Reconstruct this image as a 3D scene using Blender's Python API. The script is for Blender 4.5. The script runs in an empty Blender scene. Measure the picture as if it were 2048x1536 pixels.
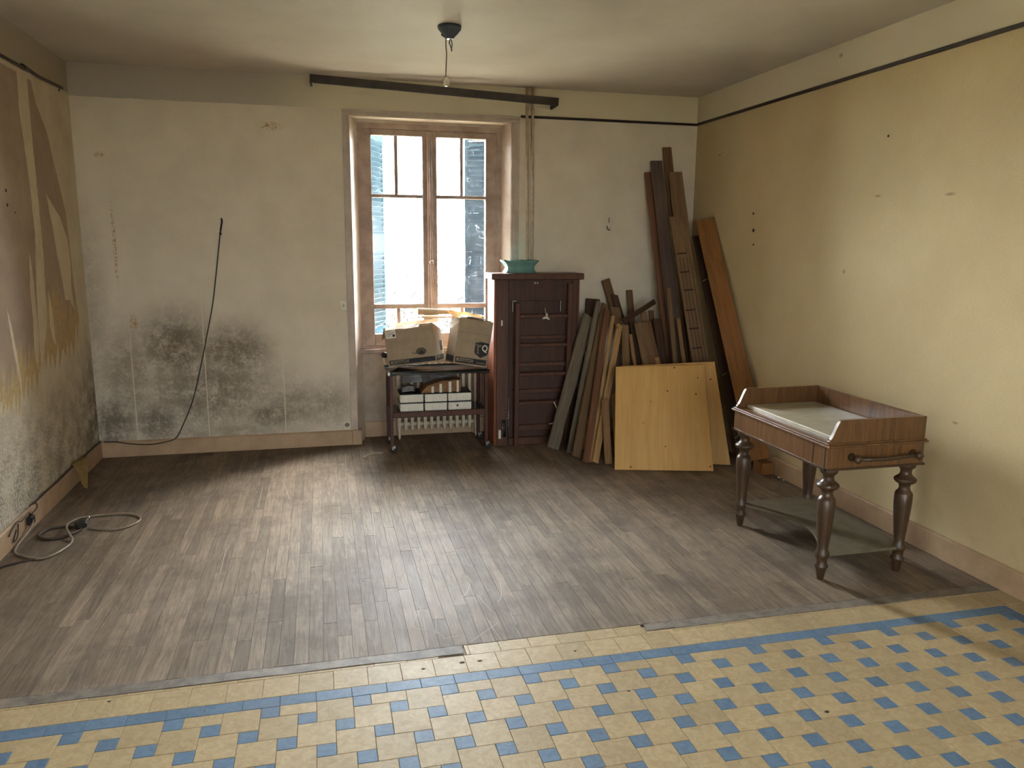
import bpy, bmesh, math, random
from mathutils import Vector, Matrix, Euler, noise as mnoise
from mathutils.geometry import tessellate_polygon
random.seed(7)
SC = bpy.context.scene
COL = SC.collection
# ------------------------------------------------------------------ camera
CAM = Vector((1.692052, -6.38531, 1.660222))
ROT = Euler((1.390602, -0.007852, -0.241626), 'XYZ')
FPX = 1547.54
cd = bpy.data.cameras.new('camera'); cam = bpy.data.objects.new('camera', cd); COL.objects.link(cam)
cam.location = CAM; cam.rotation_euler = ROT
cd.sensor_width = 36; cd.lens = FPX * 36 / 2048; cd.clip_start = 0.05; cd.clip_end = 200
SC.camera = cam
MR = ROT.to_matrix()
# ------------------------------------------------------------------ world, exposure
SKY_STRENGTH = 140.0
w = bpy.data.worlds.new('overcast_sky'); SC.world = w; w.use_nodes = True
bg = w.node_tree.nodes['Background']
bg.inputs[0].default_value = (0.90, 0.94, 1.0, 1); bg.inputs[1].default_value = SKY_STRENGTH
sl_ = bpy.data.lights.new('hazy_sun', 'SUN'); sl_.energy = 38.0; sl_.angle = math.radians(28); sl_.color = (1.0, 0.96, 0.88)
so = bpy.data.objects.new('hazy_sun', sl_); COL.objects.link(so); so.location = (6, 6, 8)
so.rotation_euler = Vector((-.41, -.58, -.71)).to_track_quat('-Z', 'Y').to_euler()
vs = SC.view_settings
vs.view_transform = 'Standard'; vs.look = 'None'; vs.gamma = 1; vs.use_curve_mapping = False
vs.exposure = 0.6
SC.cycles.max_bounces = 10; SC.cycles.diffuse_bounces = 7; SC.cycles.transparent_max_bounces = 16
SC.cycles.use_denoising = True; SC.cycles.sample_clamp_indirect = 0.0; SC.cycles.caustics_reflective = False; SC.cycles.caustics_refractive = False

W, H, YF = 4.905, 2.9, -8.4      # room width, ceiling height, wall behind the camera

def portal(name, loc, rot, sx, sy):      # marks a window opening for the sky light
    l = bpy.data.lights.new(name, 'AREA'); l.shape = 'RECTANGLE'; l.size = sx; l.size_y = sy
    l.cycles.is_portal = True
    o = bpy.data.objects.new(name, l); COL.objects.link(o); o.location = loc; o.rotation_euler = rot
    o['kind'] = 'helper'
portal('sky_portal', (2.61, 0.47, 1.68), (math.radians(-90), 0, 0), 1.2, 1.86)
portal('sky_portal', (-0.16, -6.9, 1.6), (0, math.radians(-90), 0), 1.3, 1.4)
portal('sky_portal', (2.3, YF - 0.2, 1.2), (math.radians(90), 0, 0), 2.4, 2.4)

# ------------------------------------------------------------------ photo pixel -> place
def ray(x, y): return MR @ Vector(((x - 1024) / FPX, -(y - 768) / FPX, -1.0))
def at(x, y, ax, v):
    d = ray(x, y); return CAM + d * ((v - CAM[ax]) / d[ax])
def fl(x, y, z=0.0): return at(x, y, 2, z)
def bk(x, y, Y=0.0): return at(x, y, 1, Y)
def rt(x, y, X=W): return at(x, y, 0, X)
def lf(x, y, X=0.0): return at(x, y, 0, X)
def pix(P):
    c = MR.transposed() @ (Vector(P) - CAM)
    if c.z > -0.05: return None
    return (1024 + FPX * c.x / -c.z, 768 - FPX * c.y / -c.z)

# ------------------------------------------------------------------ materials
def lin(c):
    return tuple(((v / 255) / 12.92 if v <= 10 else (((v / 255) + 0.055) / 1.055) ** 2.4) for v in c) + (1.0,)
MATS = {}
class NT:
    def __init__(s, name):
        s.m = bpy.data.materials.new(name); s.m.use_nodes = True; s.t = s.m.node_tree
        s.b = s.t.nodes['Principled BSDF']; MATS[name] = s.m
    def n(s, typ, **k):
        o = s.t.nodes.new(typ)
        for a, v in k.items(): setattr(o, a, v)
        return o
    def put(s, inp, v):
        if hasattr(v, 'is_output'): s.t.links.new(v, inp)
        elif isinstance(v, (tuple, list, Vector)) and len(v) == 3 and inp.type == 'RGBA': inp.default_value = tuple(v) + (1,)
        else: inp.default_value = v
    def math(s, op, a, b=0.0, c=None, clamp=False):
        o = s.n('ShaderNodeMath', operation=op, use_clamp=clamp); s.put(o.inputs[0], a); s.put(o.inputs[1], b)
        if c is not None: s.put(o.inputs[2], c)
        return o.outputs[0]
    def vec(s, op, a, b):
        o = s.n('ShaderNodeVectorMath', operation=op); s.put(o.inputs[0], a); s.put(o.inputs[1], b)
        return o.outputs['Value'] if op in ('LENGTH', 'DISTANCE', 'DOT_PRODUCT') else o.outputs[0]
    def pos(s): return s.n('ShaderNodeNewGeometry').outputs['Position']
    def obj(s): return s.n('ShaderNodeTexCoord').outputs['Object']
    def rnd(s):
        a = s.n('ShaderNodeObjectInfo').outputs['Random']; b = s.n('ShaderNodeNewGeometry').outputs['Random Per Island']
        return s.math('FRACT', s.math('ADD', a, b))
    def xyz(s, v):
        o = s.n('ShaderNodeSeparateXYZ'); s.put(o.inputs[0], v); return o.outputs
    def noise(s, v, scale, detail=4, rough=0.6, dist=0.0):
        o = s.n('ShaderNodeTexNoise'); s.put(o.inputs['Vector'], v); o.inputs['Scale'].default_value = scale
        o.inputs['Detail'].default_value = detail; o.inputs['Roughness'].default_value = rough; o.inputs['Distortion'].default_value = dist
        return o.outputs['Fac']
    def voro(s, v, scale, feature='F1'):
        o = s.n('ShaderNodeTexVoronoi', feature=feature); s.put(o.inputs['Vector'], v); o.inputs['Scale'].default_value = scale
        return o.outputs['Distance']
    def rng(s, v, a, b, c=0.0, d=1.0):
        o = s.n('ShaderNodeMapRange', interpolation_type='SMOOTHSTEP'); s.put(o.inputs['Value'], v)
        for k, x in zip(('From Min', 'From Max', 'To Min', 'To Max'), (a, b, c, d)): s.put(o.inputs[k], x)
        return o.outputs['Result']
    def mix(s, f, a, b, mode='MIX'):
        o = s.n('ShaderNodeMix', data_type='RGBA', blend_type=mode); s.put(o.inputs['Factor'], f)
        s.put(o.inputs[6], a); s.put(o.inputs[7], b); return o.outputs[2]
    def bump(s, h, strength=0.3, dist=0.01):
        o = s.n('ShaderNodeBump'); s.put(o.inputs['Height'], h); o.inputs['Strength'].default_value = strength
        o.inputs['Distance'].default_value = dist; s.t.links.new(o.outputs[0], s.b.inputs['Normal'])
    def blob(s, p, c, r, inner=0.2):       # soft ellipsoid mask around a place
        d = s.vec('LENGTH', s.vec('MULTIPLY', s.vec('SUBTRACT', p, tuple(c)), tuple(1 / x for x in r)), (0, 0, 0))
        return s.rng(d, inner, 1.0, 1.0, 0.0)
    def out(s, color, rough=0.6, metal=0.0, spec=None):
        s.put(s.b.inputs['Base Color'], color); s.put(s.b.inputs['Roughness'], rough); s.b.inputs['Metallic'].default_value = metal
        if spec is not None: s.b.inputs['Specular IOR Level'].default_value = spec
        return s.m

def plain(name, c, c2=None, scale=8.0, rough=0.6, metal=0.0, bump=0.1, spec=None, rndamt=0.0):
    t = NT(name); p = t.obj()
    c2 = c2 or tuple(v * 0.78 for v in c)
    f = t.rng(t.noise(p, scale, 6, 0.65), 0.3, 0.7)
    col = t.mix(f, lin(c), lin(c2))
    if rndamt:
        r = t.rnd(); g = t.math('MULTIPLY_ADD', r, rndamt, 1 - rndamt / 2)
        cc = t.n('ShaderNodeCombineColor'); [t.put(cc.inputs[i], g) for i in range(3)]
        col = t.mix(1.0, col, cc.outputs[0], 'MULTIPLY')
    if bump: t.bump(t.noise(p, scale * 5, 5, 0.7), bump, 0.004)
    return t.out(col, rough, metal, spec)

def wood(name, c1, c2, knots=0.0, rough=0.6, rndamt=0.3, grain=1.0, spec=0.3):
    t = NT(name); r = t.rnd()
    off = t.n('ShaderNodeCombineXYZ'); t.put(off.inputs[0], t.math('MULTIPLY', r, 13.0)); t.put(off.inputs[1], t.math('MULTIPLY', r, 7.0)); t.put(off.inputs[2], t.math('MULTIPLY', r, 29.0))
    p = t.vec('ADD', t.obj(), off.outputs[0])
    pg = t.vec('MULTIPLY', p, (38, 38, 2.2))
    g = t.noise(pg, grain, 6, 0.7, 1.2)
    big = t.noise(t.vec('MULTIPLY', p, (7, 7, 1.4)), 1.0, 3, 0.5)
    f = t.math('MULTIPLY_ADD', t.rng(g, 0.35, 0.65), 0.65, t.math('MULTIPLY', big, 0.5), clamp=True)
    col = t.mix(f, lin(c1), lin(c2))
    if knots:
        ks, k0, k1 = (11.0, .055, .11) if name == 'pine_panel' else (7.5, .05, .10)
        d = t.voro(t.vec('MULTIPLY', p, (1, 0, 1.0 if name == 'pine_panel' else 0.62)), ks)
        kn = t.math('MULTIPLY', t.rng(d, k0, k1, knots, 0.0), t.rng(t.noise(p, 4.0, 2), .46, .54))
        col = t.mix(kn, col, lin((58, 34, 20)))
    g2 = t.math('MULTIPLY_ADD', r, rndamt, 1 - rndamt / 2)
    cc = t.n('ShaderNodeCombineColor'); [t.put(cc.inputs[i], g2) for i in range(3)]
    col = t.mix(1.0, col, cc.outputs[0], 'MULTIPLY')
    t.bump(g, 0.25, 0.002)
    return t.out(col, rough, 0, spec)

def wall_back_mat():
    t = NT('stained_wallpaper'); p = t.pos(); x, y, z = t.xyz(p)
    fine = t.noise(p, 130, 3, 0.7); mid = t.noise(p, 3.2, 6, 0.65); speck = t.noise(p, 45, 6, 0.8); patch = t.noise(p, 9, 6, 0.7)
    col = t.mix(t.rng(mid, 0.3, 0.7), lin((218, 208, 190)), lin((208, 198, 180)))
    # painted frieze above the paper
    fz = t.rng(t.math('ADD', z, t.math('MULTIPLY', t.noise(p, 14, 3), 0.016)), 2.674, 2.680)
    fz2 = t.math('MULTIPLY', fz, t.rng(x, 1.25, 1.9, 1.0, 0.0))
    col = t.mix(fz, col, lin((214, 204, 178)))
    col = t.mix(fz2, col, lin((178, 170, 157)))
    # mould
    spots = [((0.60, 0, 0.85), (0.46, 9, 0.46), 1.0), ((1.0, 0, 0.80), (0.50, 9, 0.36), 0.95), ((0.12, 0, 0.25), (0.30, 9, 0.42), 1.0), ((0.42, 0, 0.27), (0.30, 9, 0.30), 0.95),
             ((0.8, 0, 0.50), (0.95, 9, 0.55), 0.86), ((1.27, 0, 0.28), (0.34, 9, 0.2), 0.95), ((1.72, 0, 0.34), (0.34, 9, 0.3), 0.7), ((0.9, 0, 0.16), (1.2, 9, 0.14), 0.6),
             ((0.0, 0, 1.0), (0.22, 9, 1.3), 0.5), ((0.25, 0, 0.60), (0.40, 9, 0.7), 0.70), ((1.45, 0, 0.35), (0.45, 9, 0.35), 0.7)]
    m = 0.0
    for c, r, k in spots:
        m = t.math('MAXIMUM', m, t.math('MULTIPLY', t.blob(p, c, r, 0.15), k))
    mm = t.math('MULTIPLY', m, t.rng(t.math('MULTIPLY_ADD', patch, 0.75, t.math('MULTIPLY', speck, 0.6)), 0.38, 0.78), clamp=True)
    mm = t.math('MULTIPLY', mm, t.math('SUBTRACT', 1.0, fz))
    col = t.mix(t.math('MULTIPLY', mm, 0.88), col, lin((92, 80, 66)))
    sp2 = t.math('MULTIPLY', t.rng(speck, 0.58, 0.66), t.math('MULTIPLY', m, 0.55))
    col = t.mix(sp2, col, lin((64, 54, 44)))
    # faint brown smears, paper joints
    sm = t.rng(t.noise(t.vec('MULTIPLY', p, (5, 5, 1.2)), 1.3, 6, 0.75), 0.60, 0.78)
    col = t.mix(t.math('MULTIPLY', sm, 0.12), col, lin((150, 126, 92)))
    for jx, top in ((0.275, 1.05), (0.80, 1.4), (1.385, 0.9)):
        d = t.math('ABSOLUTE', t.math('SUBTRACT', x, jx))
        j = t.math('MULTIPLY', t.rng(d, 0.002, 0.006, 1.0, 0.0), t.rng(z, top - 0.4, top + 0.1, 0.75, 0.12))
        col = t.mix(t.math('MULTIPLY', t.math('MULTIPLY', j, t.math('SUBTRACT', 1.0, fz)), t.rng(patch, 0.3, 0.5)), col, lin((220, 205, 178)))
    for c, r in (((0.31, 0, 1.04), (0.04, 9, 0.09)), ((0.17, 0, 2.27), (0.05, 9, 0.03)), ((1.37, 0, 2.52), (0.12, 9, 0.04)), ((0.22, 0, 1.62), (0.02, 9, 0.4))):
        col = t.mix(t.math('MULTIPLY', t.blob(p, c, r, 0.3), t.rng(speck, 0.45, 0.6)), col, lin((158, 118, 62)))
    t.bump(t.math('ADD', t.math('MULTIPLY', fine, 0.5), patch), 0.18, 0.004)
    return t.out(col, 0.85, 0, 0.2)

def wall_left_mat():
    t = NT('old_wallpaper_left'); p = t.pos(); x, y, z = t.xyz(p)
    mid = t.noise(p, 2.6, 6, 0.65); speck = t.noise(p, 55, 6, 0.8); patch = t.noise(p, 7, 6, 0.7); fine = t.noise(p, 130, 3, 0.7)
    col = t.mix(t.rng(mid, 0.3, 0.7), lin((206, 194, 170)), lin((188, 174, 148)))
    col = t.mix(t.rng(z, 2.68, 2.684), col, lin((168, 158, 138)))
    low = t.rng(z, 0.2, 1.15, 0.9, 0.0)
    mm = t.math('MULTIPLY', low, t.rng(t.math('MULTIPLY_ADD', patch, 0.7, t.math('MULTIPLY', speck, 0.6)), 0.48, 0.8))
    col = t.mix(t.math('MULTIPLY', mm, 0.85), col, lin((98, 88, 74)))
    wt = t.math('MULTIPLY', t.rng(z, 0.1, 0.9, 1.0, 0.0), t.rng(y, -1.6, -0.8, 0.8, 0.0))
    col = t.mix(t.math('MULTIPLY', wt, t.rng(speck, 0.42, 0.55, 0.7, 0.0)), col, lin((214, 208, 194)))
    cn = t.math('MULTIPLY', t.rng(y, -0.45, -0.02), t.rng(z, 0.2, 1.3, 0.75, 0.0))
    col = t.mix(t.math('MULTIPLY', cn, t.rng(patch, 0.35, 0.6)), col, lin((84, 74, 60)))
    t.bump(t.math('ADD', t.math('MULTIPLY', fine, 0.5), patch), 0.15, 0.004)
    return t.out(col, 0.85, 0, 0.2)

def wall_right_mat():
    t = NT('woven_wallpaper_right'); p = t.pos(); x, y, z = t.xyz(p)
    weave = t.noise(t.vec('MULTIPLY', p, (1, 60, 260)), 1.0, 2, 0.5); mid = t.noise(p, 1.6, 5, 0.6); patch = t.noise(p, 6, 6, 0.7)
    col = t.mix(t.rng(mid, 0.3, 0.7), lin((198, 180, 140)), lin((188, 169, 129)))
    col = t.mix(t.math('MULTIPLY', t.rng(weave, 0.3, 0.7), 0.22), col, lin((158, 136, 96)))
    col = t.mix(t.rng(z, 2.674, 2.678), col, lin((200, 191, 166)))
    low = t.math('MULTIPLY', t.rng(z, 0.1, 1.0, 0.55, 0.0), t.rng(patch, 0.5, 0.7))
    col = t.mix(low, col, lin((176, 156, 120)))
    for (yy, zz, ry, rz) in ((-2.9, 1.93, .05, .012), (-2.1, 1.5, .02, .02), (-2.75, .62, .07, .012), (-3.1, .75, .03, .01), (-1.9, 2.83, .03, .02), (-2.35, 1.95, .04, .01)):
        col = t.mix(t.math('MULTIPLY', t.blob(p, (W, yy, zz), (9, ry, rz), .2), .6), col, lin((120, 98, 66)))
    t.bump(weave, 0.12, 0.002)
    return t.out(col, 0.8, 0, 0.25)

def ceiling_mat():
    t = NT('aged_ceiling_paint'); p = t.pos()
    mid = t.noise(p, 1.1, 6, 0.6); fine = t.noise(p, 20, 5, 0.7)
    col = t.mix(t.rng(mid, 0.3, 0.7), lin((196, 189, 178)), lin((182, 174, 161)))
    col = t.mix(t.rng(fine, 0.62, 0.8, 0.0, 0.35), col, lin((160, 146, 122)))
    t.bump(fine, 0.06, 0.004)
    return t.out(col, 0.75, 0, 0.3)

def parquet_mat():
    t = NT('worn_oak_parquet'); p = t.pos(); r = t.rnd()
    off = t.n('ShaderNodeCombineXYZ'); t.put(off.inputs[0], t.math('MULTIPLY', r, 17.0)); t.put(off.inputs[1], t.math('MULTIPLY', r, 41.0))
    q = t.vec('ADD', p, off.outputs[0])
    g = t.noise(t.vec('MULTIPLY', q, (42, 3.0, 1)), 1.0, 6, 0.72, 1.6)
    dirt = t.noise(p, 2.2, 8, 0.72); dirt2 = t.noise(t.vec('MULTIPLY', p, (14, 5, 1)), 1.0, 6, 0.75)
    col = t.mix(t.rng(g, 0.32, 0.68), lin((134, 119, 103)), lin((104, 90, 76)))
    br = t.math('MULTIPLY_ADD', r, 0.40, 0.80)
    cc = t.n('ShaderNodeCombineColor'); [t.put(cc.inputs[i], br) for i in range(3)]
    col = t.mix(1.0, col, cc.outputs[0], 'MULTIPLY')
    col = t.mix(t.rng(dirt, 0.42, 0.68, 0.0, 0.6), col, lin((88, 76, 66)))
    col = t.mix(t.rng(dirt2, 0.56, 0.76, 0.0, 0.38), col, lin((150, 140, 124)))
    spot = t.voro(p, 5.5); col = t.mix(t.rng(spot, 0.020, 0.034, 0.9, 0.0), col, lin((40, 30, 24)))
    t.bump(g, 0.12, 0.002)
    rg = t.math('MULTIPLY_ADD', dirt2, 0.3, t.math('MULTIPLY_ADD', dirt, 0.3, 0.34))
    return t.out(col, rg, 0, 0.12)

def tile_mat(name, c1, c2, veins):
    t = NT(name); p = t.pos(); r = t.rnd()
    off = t.n('ShaderNodeCombineXYZ'); t.put(off.inputs[0], t.math('MULTIPLY', r, 9.0)); t.put(off.inputs[1], t.math('MULTIPLY', r, 23.0))
    q = t.vec('ADD', p, off.outputs[0])
    m = t.noise(q, 26, 6, 0.75, 1.2); sp = t.noise(p, 190, 3, 0.8); d = t.noise(p, 1.8, 6, 0.7)
    col = t.mix(t.rng(m, 0.35, 0.65), lin(c1), lin(c2))
    col = t.mix(t.rng(sp, 0.5, 0.75, 0.0, veins), col, lin(tuple(v * .72 for v in c1)))
    col = t.mix(t.rng(d, 0.5, 0.78, 0.0, 0.30), col, lin((128, 104, 72)))
    br = t.math('MULTIPLY_ADD', r, 0.16, 0.92)
    cc = t.n('ShaderNodeCombineColor'); [t.put(cc.inputs[i], br) for i in range(3)]
    col = t.mix(1.0, col, cc.outputs[0], 'MULTIPLY')
    t.bump(m, 0.05, 0.002)
    return t.out(col, t.math('MULTIPLY_ADD', m, 0.25, 0.40), 0, 0.10)

def glass_mat():
    t = NT('dusty_window_glass'); p = t.pos()
    web = t.voro(t.vec('ADD', t.vec('MULTIPLY', p, (1, 0, 1)), t.vec('MULTIPLY', (.12, 0, .12), (1, 1, 1))), 13, 'DISTANCE_TO_EDGE')
    nz = t.noise(p, 9, 6, 0.7, 1.5)
    thread = t.math('MULTIPLY', t.rng(web, 0.0, 0.020, 0.03, 0.0), t.rng(nz, 0.47, 0.56))
    dust = t.rng(t.noise(p, 5, 6, 0.75), 0.35, 0.8, 0.002, 0.007)
    f = t.math('ADD', thread, dust, clamp=True)
    tr = t.n('ShaderNodeBsdfTransparent'); tr.inputs[0].default_value = (0.95, 0.97, 0.97, 1)
    tl = t.n('ShaderNodeBsdfTranslucent'); tl.inputs[0].default_value = (0.8, 0.88, 0.95, 1)
    gl = t.n('ShaderNodeBsdfGlossy'); gl.inputs['Roughness'].default_value = 0.05
    fr = t.n('ShaderNodeFresnel'); fr.inputs[0].default_value = 1.45
    a = t.n('ShaderNodeMixShader'); t.put(a.inputs[0], f); t.t.links.new(tr.outputs[0], a.inputs[1]); t.t.links.new(tl.outputs[0], a.inputs[2])
    b = t.n('ShaderNodeMixShader'); t.put(b.inputs[0], t.math('MULTIPLY', fr.outputs[0], 0.6)); t.t.links.new(a.outputs[0], b.inputs[1]); t.t.links.new(gl.outputs[0], b.inputs[2])
    t.t.links.new(b.outputs[0], t.t.nodes['Material Output'].inputs[0])
    return t.m

def leaf_mat(name, c1, c2):
    t = NT(name); r = t.rnd()
    col = t.mix(r, lin(c1), lin(c2))
    t.out(col, 0.5); tl = t.n('ShaderNodeBsdfTranslucent'); t.put(tl.inputs[0], col)
    mx = t.n('ShaderNodeMixShader'); mx.inputs[0].default_value = 0.45
    t.t.links.new(t.b.outputs[0], mx.inputs[1]); t.t.links.new(tl.outputs[0], mx.inputs[2]); t.t.links.new(mx.outputs[0], t.t.nodes['Material Output'].inputs[0])
    return t.m

def net_mat(name, openness):
    t = NT(name); tr = t.n('ShaderNodeBsdfTransparent'); df = t.n('ShaderNodeBsdfDiffuse'); df.inputs[0].default_value = (.75, .72, .66, 1)
    w_ = t.noise(t.obj(), 300, 1, .5); f = t.math('MULTIPLY_ADD', t.math('SUBTRACT', w_, .5), .1, openness, clamp=True)
    mx = t.n('ShaderNodeMixShader'); t.put(mx.inputs[0], f); t.t.links.new(df.outputs[0], mx.inputs[1]); t.t.links.new(tr.outputs[0], mx.inputs[2]); t.t.links.new(mx.outputs[0], t.t.nodes['Material Output'].inputs[0])
net_mat('dimming_net_rear', .066); net_mat('dimming_net_side', .075)  # openness sets how much fill the added nets let through
wall_back_mat(); wall_left_mat(); wall_right_mat(); ceiling_mat(); parquet_mat(); glass_mat()
tile_mat('cream_stoneware', (174, 155, 121), (158, 138, 104), 0.5)
tile_mat('blue_stoneware', (100, 122, 144), (86, 108, 132), 0.25)
plain('grout', (142, 126, 100), None, 30, 0.9)
plain('subfloor', (52, 42, 34), None, 20, 0.9)
plain('painted_baseboard', (178, 150, 118), (158, 130, 100), 5, 0.55, bump=0.05)
plain('painted_casing', (194, 180, 164), (172, 154, 138), 6, 0.5, bump=0.06)
plain('window_paint', (170, 150, 137), (142, 121, 108), 9, 0.55, bump=0.12)
plain('apron_plaster', (174, 160, 144), (150, 134, 116), 6, 0.8)
plain('plaster', (190, 180, 160), None, 4, 0.9)
plain('dark_rail', (44, 28, 20), (32, 20, 14), 20, 0.4)
plain('dark_threshold', (122, 111, 99), (90, 80, 70), 16, 0.7, bump=0.3, rndamt=0.25)
plain('pelmet_wood', (58, 48, 42), (42, 34, 30), 12, 0.5)
plain('pipe_paint', (198, 178, 152), (176, 152, 124), 20, 0.45, bump=0.03)
plain('radiator_paint', (214, 200, 174), (186, 170, 144), 14, 0.45, bump=0.08)
plain('bare_plaster', (164, 144, 122), (148, 128, 106), 4, 0.9)
plain('torn_paper', (206, 192, 162), (190, 174, 144), 6, 0.85)
plain('torn_backing', (184, 158, 110), (166, 140, 94), 30, 0.9)
plain('ivory_plastic', (222, 214, 196), (206, 196, 176), 10, 0.4, bump=0)
plain('black_plastic', (26, 25, 25), (20, 19, 19), 20, 0.45, bump=0)
plain('cable_dark', (62, 48, 38), (48, 38, 30), 20, 0.5, bump=0)
plain('cable_grey', (150, 136, 116), (116, 102, 86), 12, 0.45, bump=0)
plain('steel', (170, 168, 162), (120, 118, 112), 40, 0.35, 0.9, bump=0)
plain('white_plastic', (222, 216, 204), None, 10, 0.45, bump=0)
plain('rose_metal', (82, 92, 108), (66, 74, 88), 10, 0.4, bump=0)
plain('shutter_paint', (19, 31, 36), (14, 24, 29), 8, 0.8, spec=0.0)
plain('render_outside', (188, 180, 166), None, 4, 0.9)
plain('soil', (150, 144, 122), (126, 120, 98), 1.5, 0.95)
wood('twig', (24, 20, 14), (18, 15, 11), spec=0.0)
leaf_mat('bramble_leaf', (30, 36, 14), (40, 38, 18))
wood('grey_weathered', (126, 114, 95), (90, 79, 65))
wood('pine_pale', (194, 158, 108), (164, 128, 82), 0.5)
wood('pine_warm', (156, 120, 80), (126, 92, 60), 0.6)
wood('pine_orange', (150, 104, 58), (118, 78, 42), 0.8)
wood('wood_red', (126, 88, 64), (98, 66, 47))
wood('wood_brown', (128, 96, 66), (94, 67, 46))
wood('wood_dark', (78, 54, 38), (54, 38, 27))
wood('wood_mauve', (98, 82, 74), (76, 62, 54))
wood('wood_mid', (138, 110, 79), (106, 82, 57))
wood('pine_panel', (200, 160, 98), (184, 142, 80), 0.9, rndamt=0.1, grain=0.6)
wood('mahogany', (98, 64, 48), (72, 46, 35), rough=0.42, rndamt=0.06)
wood('mahogany_panel', (82, 54, 42), (60, 39, 31), rough=0.5, rndamt=0.06)
wood('mahogany_lit', (140, 84, 54), (112, 62, 40), rough=0.45, rndamt=0.05)  # mahogany with the window light put into its colour
wood('trolley_wood', (92, 52, 38), (66, 38, 28), rough=0.4, rndamt=0.06)
wood('walnut', (120, 85, 51), (80, 54, 32), rough=0.32, rndamt=0.05, spec=0.5)
wood('walnut_dark', (80, 58, 38), (56, 40, 26), rough=0.35, rndamt=0.05, spec=0.5)
plain('marble', (176, 168, 148), (150, 142, 120), 9, 0.35, bump=0.02)
plain('slate_shelf', (104, 94, 74), (84, 76, 60), 12, 0.55)
plain('black_glass', (18, 22, 24), (14, 17, 19), 10, 0.12, bump=0, spec=0.8)
plain('cardboard', (164, 146, 122), (150, 132, 109), 14, 0.8, bump=0.05)
plain('cardboard_inner', (196, 170, 132), (176, 148, 112), 12, 0.8, bump=0.05)
plain('carton_ink', (40, 42, 46), None, 20, 0.7, bump=0)
plain('carton_ink_faint', (96, 84, 70), None, 60, 0.8, bump=0)
plain('paper_white', (226, 224, 214), (212, 208, 196), 60, 0.8, bump=0.1)
plain('book_cover', (36, 34, 36), (28, 26, 28), 20, 0.6)
plain('kraft_paper', (142, 104, 66), (116, 82, 50), 16, 0.75)
plain('grey_bag', (92, 84, 76), (64, 58, 54), 14, 0.4, bump=0.3)
plain('ceramic_green', (112, 156, 150), (94, 136, 132), 14, 0.22, bump=0.02, spec=0.6)
plain('rubber', (48, 44, 40), None, 20, 0.7)
plain('twine', (206, 196, 172), None, 60, 0.9)
plain('peeled_strip', (190, 164, 106), (170, 142, 86), 20, 0.8)
plain('scratch_white', (176, 170, 160), (148, 142, 132), 60, 0.8, bump=0)
plain('spot_dark', (44, 32, 24), None, 60, 0.9, bump=0)
M = MATS

# ------------------------------------------------------------------ mesh helpers
class MB:
    def __init__(s): s.bm = bmesh.new()
    def box(s, x0, y0, z0, x1, y1, z1, mx=None):
        vs_ = [s.bm.verts.new((x, y, z)) for x in (x0, x1) for y in (y0, y1) for z in (z0, z1)]
        for f in ((0, 1, 3, 2), (4, 6, 7, 5), (0, 4, 5, 1), (2, 3, 7, 6), (0, 2, 6, 4), (1, 5, 7, 3)):
            s.bm.faces.new([vs_[i] for i in f])
        if mx is not None:
            for v in vs_: v.co = mx @ v.co
        return s
    def prism(s, pts, vec_):          # closed outline (3d points) pushed along vec_
        v = Vector(vec_); a = [s.bm.verts.new(p) for p in pts]; b = [s.bm.verts.new(Vector(p) + v) for p in pts]
        s.bm.faces.new(a); s.bm.faces.new(b[::-1])
        for i in range(len(a)):
            j = (i + 1) % len(a); s.bm.faces.new([a[j], a[i], b[i], b[j]])
        return s
    def lathe(s, prof, c=(0, 0, 0), n=20, mx=None):
        c = Vector(c); rings = []
        for r, z in prof:
            rings.append([s.bm.verts.new(c + Vector((r * math.cos(6.28318 * i / n), r * math.sin(6.28318 * i / n), z))) for i in range(n)])
        for a, b in zip(rings, rings[1:]):
            for i in range(n):
                f = s.bm.faces.new([a[i], a[(i + 1) % n], b[(i + 1) % n], b[i]]); f.smooth = True
        s.bm.faces.new(rings[0][::-1]); s.bm.faces.new(rings[-1])
        if mx is not None:
            for rr in rings:
                for v in rr: v.co = mx @ v.co
        return s
    def tube(s, pts, r, n=8, smooth=True, taper=None):
        pts = [Vector(p) for p in pts]; rings = []; up = None
        for i, p in enumerate(pts):
            d = (pts[min(i + 1, len(pts) - 1)] - pts[max(i - 1, 0)]).normalized()
            if up is None: up = d.orthogonal().normalized()
            up = (up - d * up.dot(d)).normalized(); sd = d.cross(up)
            rr = r if taper is None else r * (1 - (1 - taper) * i / (len(pts) - 1))
            rings.append([s.bm.verts.new(p + (up * math.cos(6.28318 * k / n) + sd * math.sin(6.28318 * k / n)) * rr) for k in range(n)])
        for a, b in zip(rings, rings[1:]):
            for k in range(n):
                f = s.bm.faces.new([a[k], a[(k + 1) % n], b[(k + 1) % n], b[k]]); f.smooth = smooth
        s.bm.faces.new(rings[0][::-1]); s.bm.faces.new(rings[-1]); return s
    def bevel(s, w_, seg=1):
        bmesh.ops.bevel(s.bm, geom=list(s.bm.edges), offset=w_, segments=seg, profile=0.5, affect='EDGES', clamp_overlap=True); return s
    def mesh(s, name, mat):
        bmesh.ops.recalc_face_normals(s.bm, faces=s.bm.faces)
        me = bpy.data.meshes.new(name); s.bm.to_mesh(me); s.bm.free()
        if mat: me.materials.append(M[mat])
        return me
    def build(s, name, mat, parent=None, loc=None, rot=None):
        return link(name, s.mesh(name, mat), parent, loc, rot)
def link(name, data, parent=None, loc=None, rot=None):
    o = bpy.data.objects.new(name, data); COL.objects.link(o)
    if parent: o.parent = parent
    if loc is not None: o.location = loc
    if rot is not None: o.rotation_euler = rot
    return o
def tag(o, label=None, cat=None, group=None, kind=None):
    if label: o['label'] = label
    if cat: o['category'] = cat
    if group: o['group'] = group
    if kind: o['kind'] = kind
    return o
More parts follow.
